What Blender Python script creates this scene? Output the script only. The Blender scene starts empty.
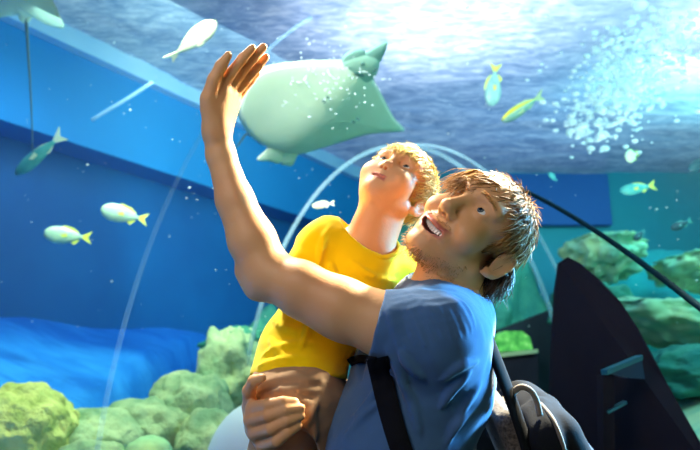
import bpy, bmesh, math, random
import numpy as np
from mathutils import Vector, Matrix, noise

random.seed(7)
rng = np.random.default_rng(7)
SC = bpy.context.scene
COL = SC.collection

# ------------------------------------------------------------------ camera
FPX = 622.2                       # focal length in pixels of the 700 x 450 frame (32 mm on 36 mm)
PITCH = math.radians(12.7)
CAMZ = 1.40
cp, sp = math.cos(PITCH), math.sin(PITCH)
cam_data = bpy.data.cameras.new('camera')
cam_data.lens = 32.0
cam_data.sensor_width = 36.0
cam_data.clip_start = 0.02
cam_data.dof.use_dof = True
cam_data.dof.focus_distance = 1.08
cam_data.dof.aperture_fstop = 4.2
cam = bpy.data.objects.new('camera', cam_data)
COL.objects.link(cam)
cam.location = (0, 0, CAMZ)
cam.rotation_euler = (math.radians(90) + PITCH, 0, 0)
SC.camera = cam

# ------------------------------------------------------------------ world, lights, exposure
SC.view_settings.view_transform = 'Standard'
SC.view_settings.look = 'None'
SC.view_settings.gamma = 1.0
SC.view_settings.use_curve_mapping = False
SC.view_settings.exposure = 0.0
SC.cycles.max_bounces = 8
SC.cycles.transparent_max_bounces = 16
SC.cycles.sample_clamp_indirect = 4.0
SC.cycles.caustics_reflective = False
SC.cycles.caustics_refractive = False
SC.cycles.use_denoising = True
world = bpy.data.worlds.new('world')
SC.world = world
world.use_nodes = True
world.node_tree.nodes['Background'].inputs[0].default_value = (0.10, 0.22, 0.36, 1)
world.node_tree.nodes['Background'].inputs[1].default_value = 0.12


def cam2w(p):
    p = np.asarray(p, float)
    return np.stack([p[..., 0], p[..., 1] * cp - p[..., 2] * sp, p[..., 1] * sp + p[..., 2] * cp + CAMZ], -1)


def C(px, py, d):                 # point of the view ray through a pixel at depth d, in camera axes
    return np.array([(px - 350) / FPX * d, d, (225 - py) / FPX * d])


def W(px, py, d):                 # the same in world axes
    return Vector(cam2w(C(px, py, d)).tolist())


def light(name, kind, loc, energy, color, aim=None, size=0.3, size_y=None, spot=60, blend=0.5):
    l = bpy.data.lights.new(name, kind)
    l.energy = energy
    l.color = color
    if kind == 'AREA':
        l.size = size
        if size_y:
            l.shape = 'RECTANGLE'
            l.size_y = size_y
    else:
        l.shadow_soft_size = size
    if kind == 'SPOT':
        l.spot_size = math.radians(spot)
        l.spot_blend = blend
    o = bpy.data.objects.new(name, l)
    COL.objects.link(o)
    o.location = loc
    if aim is not None:
        o.rotation_euler = (Vector(aim) - Vector(loc)).to_track_quat('-Z', 'Y').to_euler()
    return o


# lamps of the tank, plus unseen fills added for people, reef, bubbles and rays
light('key_lamp', 'SPOT', (1.25, 1.9, 3.20), 2600, (1.0, 0.86, 0.62), aim=(0.0, 1.0, 1.55), size=0.12, spot=60)
light('side_lamp', 'SPOT', (1.9, 1.6, 1.9), 1500, (0.16, 0.58, 1.0), aim=W(476, 400, 1.05), size=0.2, spot=22)
light('rim_lamp', 'SPOT', (-0.55, 1.75, 3.05), 450, (1.0, 0.92, 0.76), aim=(0.02, 1.05, 1.55), size=0.12, spot=50)
light('neck_fill', 'SPOT', W(150, 225, 1.36), 15, (1.0, 0.76, 0.12), aim=W(362, 222, 1.17), size=0.08, spot=34)  # unseen yellow fill added for the bounce glow on the boy's neck
light('front_fill', 'AREA', (-0.70, -0.3, 2.3), 15, (1.0, 0.91, 0.86), aim=(0.05, 1.1, 1.5), size=0.8)  # added fill for the faces from upper left, source unseen
light('tank_lamp_left', 'AREA', (-0.9, 3.6, 3.4), 24, (0.60, 1.0, 1.0), aim=(-2.6, 5.0, 2.6), size=2.2)
light('tank_lamp_floor', 'SPOT', (-1.9, 2.6, 3.4), 45, (0.5, 0.75, 1.0), aim=(-2.0, 4.4, 1.4), size=0.2, spot=75)
light('reef_fill', 'AREA', (1.9, 1.6, 2.9), 48, (0.45, 1.0, 0.92), aim=(2.6, 5.0, 1.6), size=0.8)  # fill added from the tunnel side to brighten ledges and back wall
light('bubble_fill', 'SPOT', (1.75, 3.2, 1.7), 80, (0.9, 1.0, 1.0), aim=(1.6, 3.9, 3.6), size=0.15, spot=75)  # added upward lamp that brightens the bubbles from below
light('tank_lamp_rocks', 'SPOT', (-0.9, 2.7, 3.45), 300, (0.84, 1.0, 0.56), aim=(-1.0, 2.9, 1.2), size=0.15, spot=70)
light('tank_lamp_right', 'AREA', (3.0, 4.2, 3.5), 80, (0.35, 1.0, 0.95), aim=(2.6, 5.6, 2.0), size=1.6)
light('ray_fill', 'SPOT', (-0.4, 1.2, 2.75), 430, (0.95, 1.0, 0.9), aim=(-0.2, 3.2, 2.85), size=0.3, spot=66)  # added to light the bellies of rays and fish
light('surface_lamp', 'SPOT', (0.55, 3.7, 5.4), 440, (0.95, 0.93, 1.0), aim=(0.55, 3.6, 3.6), size=0.3, spot=74, blend=1.0)
light('surface_lamp_warm', 'SPOT', (2.45, 3.7, 4.5), 150, (1.0, 0.95, 0.72), aim=(2.45, 3.7, 3.6), size=0.2, spot=56, blend=1.0)
light('surface_sky', 'AREA', (1.6, 4.2, 5.4), 125, (0.46, 0.70, 1.0), aim=(1.6, 4.2, 3.6), size=4.0)


def ripple_light(o, scale, lo, hi, gain):
    """light broken up by the waves it passed through"""
    l = o.data
    l.use_nodes = True
    t = l.node_tree
    em = t.nodes['Emission']
    tc = t.nodes.new('ShaderNodeTexCoord')
    nz = t.nodes.new('ShaderNodeTexNoise')
    nz.inputs['Scale'].default_value = scale
    nz.inputs['Detail'].default_value = 3
    nz.inputs['Distortion'].default_value = 1.0
    mr = t.nodes.new('ShaderNodeMapRange')
    mr.inputs['From Min'].default_value = lo
    mr.inputs['From Max'].default_value = hi
    mr.inputs['To Min'].default_value = 0.12
    mr.inputs['To Max'].default_value = gain
    t.links.new(tc.outputs['Normal'], nz.inputs['Vector'])
    t.links.new(nz.outputs['Fac'], mr.inputs['Value'])
    t.links.new(mr.outputs[0], em.inputs['Strength'])


ripple_light(bpy.data.objects['surface_lamp_warm'], 26, .46, .62, 2.2)
ripple_light(bpy.data.objects['tank_lamp_floor'], 12, .42, .62, 2.0)


# ------------------------------------------------------------------ materials
def srgb(h):
    if isinstance(h, str):
        h = h.lstrip('#')
        c = [int(h[i:i + 2], 16) / 255 for i in (0, 2, 4)]
    else:
        c = [v / 255 for v in h]
    return tuple((v / 12.92 if v <= 0.04045 else ((v + 0.055) / 1.055) ** 2.4) for v in c)


class NT:
    def __init__(self, name):
        self.m = bpy.data.materials.new(name)
        self.m.use_nodes = True
        self.t = self.m.node_tree
        self.n = self.t.nodes
        self.b = self.n['Principled BSDF']
        self.out = self.n['Material Output']
        self.tc = None

    def new(self, kind, **kw):
        n = self.n.new(kind)
        for k, v in kw.items():
            setattr(n, k, v)
        return n

    def link(self, a, b):
        self.t.links.new(a, b)

    def coord(self, scale=(1, 1, 1), rot=(0, 0, 0)):
        if not self.tc:
            self.tc = self.new('ShaderNodeTexCoord')
        mp = self.new('ShaderNodeMapping')
        mp.inputs['Scale'].default_value = scale
        mp.inputs['Rotation'].default_value = rot
        self.link(self.tc.outputs['Object'], mp.inputs['Vector'])
        return mp.outputs[0]

    def noise(self, scale, detail=3, vec=None, rough=0.5, dist=0.0):
        n = self.new('ShaderNodeTexNoise')
        n.inputs['Scale'].default_value = scale
        n.inputs['Detail'].default_value = detail
        n.inputs['Roughness'].default_value = rough
        n.inputs['Distortion'].default_value = dist
        self.link(vec if vec is not None else self.coord(), n.inputs['Vector'])
        return n.outputs['Fac']

    def ramp(self, fac, stops):
        r = self.new('ShaderNodeValToRGB')
        e = r.color_ramp.elements
        while len(e) < len(stops):
            e.new(0.5)
        for i, (p, c) in enumerate(stops):
            e[i].position = p
            e[i].color = (c, c, c, 1) if isinstance(c, (int, float)) else tuple(c) + (1,)
        self.link(fac, r.inputs[0])
        return r.outputs[0]

    def mix(self, fac, a, b):
        m = self.new('ShaderNodeMix', data_type='RGBA')
        for sock, v in ((m.inputs[0], fac), (m.inputs[6], a), (m.inputs[7], b)):
            if hasattr(v, 'links'):
                self.link(v, sock)
            elif isinstance(v, (int, float)):
                sock.default_value = v
            else:
                sock.default_value = tuple(v) + (1,)
        return m.outputs[2]

    def bump(self, height, strength=0.3, dist=0.01):
        b = self.new('ShaderNodeBump')
        b.inputs['Strength'].default_value = strength
        b.inputs['Distance'].default_value = dist
        self.link(height, b.inputs['Height'])
        self.link(b.outputs[0], self.b.inputs['Normal'])
        return b.outputs[0]

    def set(self, color=None, rough=None, spec=None, metal=None):
        if color is not None:
            if hasattr(color, 'links'):
                self.link(color, self.b.inputs['Base Color'])
            else:
                self.b.inputs['Base Color'].default_value = tuple(color) + (1,)
        if rough is not None:
            self.b.inputs['Roughness'].default_value = rough
        if spec is not None:
            self.b.inputs['Specular IOR Level'].default_value = spec
        if metal is not None:
            self.b.inputs['Metallic'].default_value = metal
        return self


def mottled(name, c1, c2, scale=8, rough=0.6, bump=0.2, bscale=40, bdist=0.005, spec=0.4):
    k = NT(name)
    k.set(k.mix(k.ramp(k.noise(scale), [(0.35, 0.0), (0.65, 1.0)]), c1, c2), rough, spec)
    if bump:
        k.bump(k.noise(bscale, 4), bump, bdist)
    return k.m


# ------------------------------------------------------------------ object helpers
def link_mesh(name, verts, faces, m, parent=None, smooth=True, mats=None, midx=None):
    me = bpy.data.meshes.new(name)
    me.from_pydata([tuple(v) for v in verts], [], [tuple(f) for f in faces])
    for mm in (mats or [m]):
        me.materials.append(mm)
    if midx is not None:
        me.polygons.foreach_set('material_index', np.asarray(midx, np.int32))
    if smooth:
        me.polygons.foreach_set('use_smooth', np.ones(len(me.polygons), bool))
    me.update()
    o = bpy.data.objects.new(name, me)
    COL.objects.link(o)
    if parent:
        o.parent = parent
        o.matrix_parent_inverse = parent.matrix_basis.inverted()
    return o


def empty(name, loc=(0, 0, 0)):
    o = bpy.data.objects.new(name, None)
    o.empty_display_size = 0.1
    COL.objects.link(o)
    o.location = loc
    return o


def tag(o, label=None, cat=None, group=None, kind=None):
    if label:
        o['label'] = label
    if cat:
        o['category'] = cat
    if group:
        o['group'] = group
    if kind:
        o['kind'] = kind
    return o


def box(name, lo, hi, m, parent=None, bevel=0.0, mat4=None):
    bm = bmesh.new()
    bmesh.ops.create_cube(bm, size=1)
    for v in bm.verts:
        v.co = Vector([lo[i] + (v.co[i] + 0.5) * (hi[i] - lo[i]) for i in range(3)])
    if bevel:
        bmesh.ops.bevel(bm, geom=bm.edges[:], offset=bevel, segments=2, affect='EDGES', profile=0.5)
    if mat4 is not None:
        bm.transform(mat4)
    me = bpy.data.meshes.new(name)
    bm.to_mesh(me)
    bm.free()
    me.materials.append(m)
    o = bpy.data.objects.new(name, me)
    COL.objects.link(o)
    if parent:
        o.parent = parent
        o.matrix_parent_inverse = parent.matrix_basis.inverted()
    return o


def catmull(pts, n=6):
    pts = [np.asarray(p, float) for p in pts]
    if len(pts) < 3:
        return [pts[0] + (pts[-1] - pts[0]) * i / n for i in range(n + 1)]
    P = [2 * pts[0] - pts[1]] + pts + [2 * pts[-1] - pts[-2]]
    out = []
    for i in range(1, len(P) - 2):
        a, b, c, d = P[i - 1:i + 3]
        for j in range(n):
            t = j / n
            out.append(0.5 * (2 * b + (c - a) * t + (2 * a - 5 * b + 4 * c - d) * t * t + (3 * b - a - 3 * c + d) * t ** 3))
    out.append(pts[-1])
    return out


def tube_geo(pts, radii, sides=8, flat=None, flat_f=1.0, cap=True):
    """verts, faces of a swept tube; flat = direction in which the section is scaled by flat_f"""
    pts = [np.asarray(p, float) for p in pts]
    n = len(pts)
    if np.isscalar(radii):
        radii = [radii] * n
    V, Fc = [], []
    up = None
    for i, p in enumerate(pts):
        t = pts[min(i + 1, n - 1)] - pts[max(i - 1, 0)]
        t = t / (np.linalg.norm(t) + 1e-12)
        if flat is not None:
            fl = np.asarray(flat[i] if isinstance(flat, list) else flat, float)
            u = fl - t * fl.dot(t)
        elif up is None:
            a = np.array([0, 0, 1.0]) if abs(t[2]) < 0.9 else np.array([1.0, 0, 0])
            u = a - t * a.dot(t)
        else:
            u = up - t * up.dot(t)
        u = u / (np.linalg.norm(u) + 1e-12)
        up = u
        w = np.cross(t, u)
        f = flat_f if flat is not None else 1.0
        for j in range(sides):
            a = 2 * math.pi * j / sides
            V.append(p + radii[i] * (math.cos(a) * u * f + math.sin(a) * w))
    for i in range(n - 1):
        for j in range(sides):
            k = (j + 1) % sides
            Fc.append((i * sides + j, i * sides + k, (i + 1) * sides + k, (i + 1) * sides + j))
    if cap:
        Fc.append(tuple(range(sides - 1, -1, -1)))
        Fc.append(tuple((n - 1) * sides + j for j in range(sides)))
    return V, Fc


def tube(name, pts, radii, m, parent=None, sides=8, flat=None, flat_f=1.0):
    V, Fc = tube_geo(pts, radii, sides, flat, flat_f)
    return link_mesh(name, V, Fc, m, parent)


# ------------------------------------------------------------------ the tank (setting)
AZ = math.radians(33)
UX, UY = math.sin(AZ), math.cos(AZ)           # direction of the left tank wall
NX, NY = -math.cos(AZ), math.sin(AZ)          # towards that wall
WALL_D = 4.0
SURF = 3.62                                   # height of the water line
FOOT = 1.68                                   # foot of the wall on the sand
BACK = 7.0


def wl(s, d, z):                              # wall frame -> world
    return Vector((NX * (WALL_D - d) + UX * s, NY * (WALL_D - d) + UY * s, z))


def wallbox(name, s0, s1, d0, d1, z0, z1, m):
    vs = [wl(s, d, z) for z in (z0, z1) for d in (d0, d1) for s in (s0, s1)]
    fs = [(0, 2, 3, 1), (4, 5, 7, 6), (0, 1, 5, 4), (2, 6, 7, 3), (0, 4, 6, 2), (1, 3, 7, 5)]
    o = link_mesh(name, vs, fs, m, smooth=False)
    return tag(o, kind='structure')


def paint(name, c1, c2, scale=1.5, rough=0.5, bump=0.05):
    return mottled(name, c1, c2, scale, rough, bump, 12, 0.01, 0.3)


M_WALL_LOW = paint('tank wall blue shaded', srgb('0a5a9c'), srgb('0c66a8'))  # shade on the lower wall put into a deeper blue
M_WALL_UP = paint('tank wall blue lit', srgb('0f86c8'), srgb('188ed0'), 0.8)  # upper wall, its light put into a paler blue
M_LEDGE = paint('tank ledge pale blue', srgb('9cccf2'), srgb('b4daf6'), 2.0)
M_BACK = paint('tank back wall lit teal', srgb('0f8f98'), srgb('1288a4'), 0.6)  # teal light on the wall put into its base colour
M_BACKBLUE = paint('tank back panel blue', srgb('0e4f9c'), srgb('125aa6'), 0.6)

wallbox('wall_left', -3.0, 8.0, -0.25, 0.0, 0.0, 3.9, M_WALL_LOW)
wallbox('trim_1', -3.0, 6.2, 0.0, 0.28, 2.86, SURF - 0.13, M_WALL_UP)
wallbox('trim_2', -3.0, 6.2, 0.0, 0.36, SURF - 0.13, SURF + 0.05, M_LEDGE)
tag(box('wall_back', (-2.2, BACK, 0.0), (7.0, BACK + 0.25, 3.9), M_BACK), kind='structure')
tag(box('trim_3', (1.2, BACK - 0.12, 2.95), (2.98, BACK, 3.56), M_BACKBLUE, bevel=0.01), kind='structure')
tag(box('wall_right', (5.4, -2.0, 0.0), (5.65, BACK, 3.9), M_BACK), kind='structure')


# sand bed, sloping from the wall foot to the tunnel kerb, with ripples
def sand_h(x, y):
    d = WALL_D - (x * NX + y * NY)            # distance from the left wall
    t = min(max(d / 2.8, 0), 1)
    h = FOOT - 0.72 * min(max(d / 1.7, 0), 1) ** 1.2
    h = min(h, 0.93 + 0.15 * max(0.0, abs(x - axis_x(y)) - 0.95) + 3.0 * max(0.0, abs(x - axis_x(y)) - 1.52))
    h += 0.012 * math.sin(6.0 * (x * UX + y * UY) + 3 * d + 2 * math.sin(2.3 * d))
    h += 0.03 * noise.noise(Vector((x * 1.7, y * 1.7, 0.3)))
    return h


def grid_mesh(name, x0, x1, y0, y1, nx, ny, fn, m, keep=None):
    xs = np.linspace(x0, x1, nx)
    ys = np.linspace(y0, y1, ny)
    V = [(x, y, fn(x, y)) for y in ys for x in xs]
    Fc = []
    for j in range(ny - 1):
        for i in range(nx - 1):
            cx, cy = (xs[i] + xs[i + 1]) / 2, (ys[j] + ys[j + 1]) / 2
            if keep is None or keep(cx, cy):
                a = j * nx + i
                Fc.append((a, a + 1, a + nx + 1, a + nx))
    return link_mesh(name, V, Fc, m)


def in_tunnel(x, y, m=0.0):
    return abs(x - axis_x(y)) < 0.98 + m


def axis_x(y):
    return -0.05 + 0.103 * y


k = NT('tank floor blue sand')
st = k.noise(3.0, 4, k.coord((1.0, 2.6, 1.0), (0, 0, 0.9)), 0.55, 0.6)
k.set(k.mix(k.ramp(st, [(0.4, 0.0), (0.7, 1.0)]), srgb('1272d2'), srgb('2a8ce6')), 0.7, 0.2)
k.bump(k.noise(14, 4), 0.4, 0.02)
M_SAND = k.m
k = NT('reef sand pale green')
k.set(k.mix(k.ramp(k.noise(5, 4), [(0.35, 0.0), (0.65, 1.0)]), srgb('6fb7a2'), srgb('c9dcae')), 0.8, 0.2)
k.bump(k.noise(24, 5), 0.5, 0.02)
M_REEFSAND = k.m
tag(grid_mesh('floor_tank_left', -5.5, 0.9, -1.5, BACK, 90, 120, sand_h, M_SAND,
              lambda x, y: x < axis_x(y) - 0.82 and (x * NX + y * NY) < WALL_D + 0.05), kind='structure')


def sand_r(x, y):
    return min(0.95 + 0.5 * max(0.0, abs(x - axis_x(y)) - 0.95), 1.22 + 0.06 * max(0, y - 3)) + 0.05 * noise.noise(Vector((x * 1.2, y * 1.2, 4))) + 0.10 * max(0, x - 1.6)


tag(grid_mesh('floor_tank_right', 0.5, 5.5, -1.5, BACK, 70, 110, sand_r, M_REEFSAND,
              lambda x, y: x > axis_x(y) + 0.82), kind='structure')

# ------------------------------------------------------------------ the walk-through tunnel
M_FLOOR = mottled('tunnel floor dark rubber', srgb('15161f'), srgb('1d1e2a'), 6, 0.45, 0.1)
M_KERB = mottled('tunnel kerb dark paint', srgb('14151f'), srgb('1b1c2a'), 4, 0.5, 0.1)
tag(box('floor', (-3.0, -2.5, -0.12), (5.6, BACK + 2, 0.0), M_FLOOR), kind='structure')

VB, VH, VC = 0.88, 1.72, 0.90                  # half width, half height, centre height of the vault


def vault(th, y, grow=0.0):
    """th from 0 (right kerb) to pi (left kerb) over the crown"""
    return np.array([axis_x(y) + (VB + grow) * math.cos(th), y, VC + (VH + grow) * math.sin(th)])


k = NT('acrylic')
k.n.remove(k.b)
tr = k.new('ShaderNodeBsdfTransparent')
tr.inputs[0].default_value = (1, 1, 1, 1)
k.link(tr.outputs[0], k.out.inputs[0])
M_ACRYLIC = k.m

k = NT('acrylic seam')
k.set(srgb('a8d4e8'), 0.25, 0.5)
k.b.inputs['Alpha'].default_value = 0.30
M_SEAM = k.m
k = NT('acrylic seam faint')
k.set(srgb('7fc0ea'), 0.25, 0.5)
k.b.inputs['Alpha'].default_value = 0.08
M_SEAM2 = k.m
M_RIB = mottled('dark rubber gasket', srgb('062a36'), srgb('083442'), 6, 0.8, 0.0, spec=0.1)

ys = np.linspace(-1.2, 5.2, 40)
ths = np.linspace(-0.05, math.pi + 0.05, 49)
V = [vault(t, y) for y in ys for t in ths]
n = len(ths)
Fc = [(j * n + i, j * n + i + 1, (j + 1) * n + i + 1, (j + 1) * n + i) for j in range(len(ys) - 1) for i in range(n - 1)]
tag(link_mesh('window_1', V, Fc, M_ACRYLIC), kind='structure')

for nm, yy, rad, mt in (('trim_4', 3.32, 0.014, M_SEAM), ('trim_5', 1.86, 0.008, M_SEAM2)):
    pts = [vault(t, yy, -0.012) for t in np.linspace(0 if yy > 3 else math.pi * .6, math.pi, 60)]
    tag(tube(nm, pts, rad, mt, sides=8), kind='structure')
# second, slightly leaning joint beside the far one
pts = [vault(t, 3.34 - 0.52 * max(0.0, math.cos(t)), -0.012) for t in np.linspace(0, math.pi / 2, 40)]
tag(tube('trim_6', pts, 0.010, M_SEAM, sides=8), kind='structure')
# dark gasket that runs down the right side of the vault towards the viewer
pts = []
for t in np.linspace(0, 1, 24):
    y = 3.05 + (1.40 - 3.05) * t
    th = math.radians(58) + (math.radians(17) - math.radians(58)) * (t ** 0.85)
    pts.append(vault(th, y, -0.012))
tag(tube('trim_7', pts, 0.010, M_RIB, sides=8), kind='structure')

# kerb walls that carry the acrylic
for side, nm in ((-1, 'baseboard_left'), (1, 'baseboard_right')):
    V = []
    for y in (-1.2, 5.2):
        for (dx, z) in ((0.78, 0.0), (0.78, 0.86), (0.86, 0.92), (1.06, 0.92), (1.06, 0.92), (1.12, 0.0)):
            V.append((axis_x(y) + side * dx, y, z))
    m_ = 6
    Fc = [(i, (i + 1) % m_, m_ + (i + 1) % m_, m_ + i) for i in range(m_)] + [tuple(range(m_)), tuple(range(m_, 2 * m_))]
    tag(link_mesh(nm, V, Fc, M_KERB, smooth=False), kind='structure')

# far end of the tunnel: darkness put into a dark wall colour
M_DARK = mottled('tunnel end darkness', srgb('0e1a2a'), srgb('142434'), 3, 0.6, 0.1)
# water surface seen from below
def surf_h(x, y):
    v = Vector((x * 1.3, y * 2.2, 0.0))
    return SURF + 0.035 * noise.noise(v) + 0.018 * noise.noise(v * 2.7) + 0.008 * noise.noise(v * 6.5)


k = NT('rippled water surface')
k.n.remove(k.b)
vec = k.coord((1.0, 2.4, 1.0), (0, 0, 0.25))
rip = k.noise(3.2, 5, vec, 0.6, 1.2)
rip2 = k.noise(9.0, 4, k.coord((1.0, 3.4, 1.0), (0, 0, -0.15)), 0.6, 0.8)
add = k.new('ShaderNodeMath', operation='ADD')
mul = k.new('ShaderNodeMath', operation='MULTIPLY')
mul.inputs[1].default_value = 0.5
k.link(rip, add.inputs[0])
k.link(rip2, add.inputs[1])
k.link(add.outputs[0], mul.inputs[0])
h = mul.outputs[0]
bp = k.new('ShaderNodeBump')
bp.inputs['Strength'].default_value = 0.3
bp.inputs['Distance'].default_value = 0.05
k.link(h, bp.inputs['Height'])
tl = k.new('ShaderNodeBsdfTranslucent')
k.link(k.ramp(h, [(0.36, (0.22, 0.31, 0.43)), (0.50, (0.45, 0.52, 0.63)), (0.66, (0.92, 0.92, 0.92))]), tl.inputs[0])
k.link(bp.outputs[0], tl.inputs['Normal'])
gl = k.new('ShaderNodeBsdfGlossy')
gl.inputs[0].default_value = (0.34, 0.55, 0.80, 1)
gl.inputs['Roughness'].default_value = 0.18
k.link(bp.outputs[0], gl.inputs['Normal'])
mx = k.new('ShaderNodeMixShader')
mx.inputs[0].default_value = 0.30
k.link(tl.outputs[0], mx.inputs[1])
k.link(gl.outputs[0], mx.inputs[2])
k.link(mx.outputs[0], k.out.inputs[0])
M_SURF = k.m
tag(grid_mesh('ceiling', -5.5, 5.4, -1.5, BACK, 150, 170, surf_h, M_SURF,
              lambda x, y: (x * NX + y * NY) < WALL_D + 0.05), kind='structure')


# ------------------------------------------------------------------ implicit modelling kit (bodies, clothes)
class Prim:
    def __init__(self, f, c, r):
        self.f, self.c, self.r = f, np.asarray(c, float), r


def sph(c, r):
    c = np.asarray(c, float)
    return Prim(lambda x, y, z: np.sqrt((x - c[0]) ** 2 + (y - c[1]) ** 2 + (z - c[2]) ** 2) - r, c, r)


def ell(c, r, R=None):
    c = np.asarray(c, float)
    r = np.asarray(r, float)
    R = np.eye(3) if R is None else np.asarray(R, float)     # columns are the axes

    def f(x, y, z):
        a, b, d = x - c[0], y - c[1], z - c[2]
        q = [(a * R[0, i] + b * R[1, i] + d * R[2, i]) for i in range(3)]
        k0 = np.sqrt(sum((q[i] / r[i]) ** 2 for i in range(3)))
        k1 = np.sqrt(sum((q[i] / r[i] ** 2) ** 2 for i in range(3))) + 1e-9
        return k0 * (k0 - 1) / k1
    return Prim(f, c, max(r))


def cap(a, b, r1, r2, n=None, fl=1.0):
    """tapered capsule; n = unit axis along which the section is stretched by fl"""
    a = np.asarray(a, float)
    b = np.asarray(b, float)
    ba = b - a
    L2 = ba.dot(ba) + 1e-12
    if n is not None:
        n = np.asarray(n, float)
        n = n / np.linalg.norm(n)

    def f(x, y, z):
        px, py, pz = x - a[0], y - a[1], z - a[2]
        t = np.clip((px * ba[0] + py * ba[1] + pz * ba[2]) / L2, 0, 1)
        vx, vy, vz = px - t * ba[0], py - t * ba[1], pz - t * ba[2]
        l2 = vx * vx + vy * vy + vz * vz
        if n is not None:
            vn = vx * n[0] + vy * n[1] + vz * n[2]
            l2 = l2 + vn * vn * (1 / fl ** 2 - 1)
        return np.sqrt(np.maximum(l2, 0)) - (r1 + (r2 - r1) * t)
    return Prim(f, (a + b) / 2, np.sqrt(L2) / 2 + max(r1, r2) * max(1, fl))


def rbox(c, half, R, rd):
    c = np.asarray(c, float)
    half = np.asarray(half, float)
    R = np.asarray(R, float)

    def f(x, y, z):
        a, b, d = x - c[0], y - c[1], z - c[2]
        q = [np.abs(a * R[0, i] + b * R[1, i] + d * R[2, i]) - half[i] + rd for i in range(3)]
        o = np.sqrt(sum(np.maximum(v, 0) ** 2 for v in q))
        return o + np.minimum(np.maximum(q[0], np.maximum(q[1], q[2])), 0) - rd
    return Prim(f, c, np.linalg.norm(half))


class Frame:
    def __init__(self, R, t, s=1.0):
        self.R, self.t, self.s = np.asarray(R, float), np.asarray(t, float), s

    def pt(self, q):
        return self.R @ (np.asarray(q, float) * self.s) + self.t

    def inv(self, p):
        return (np.asarray(p, float) - self.t) @ self.R / self.s


def axis_steps(lo, hi, h, fine=()):
    """grid coordinates with spacing h, finer inside the (lo, hi, step) intervals"""
    out = [lo]
    while out[-1] < hi:
        x = out[-1]
        st = h
        for a, b, s in fine:
            if a - h <= x <= b:
                st = min(st, s)
        out.append(x + st)
    return np.array(out)


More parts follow.
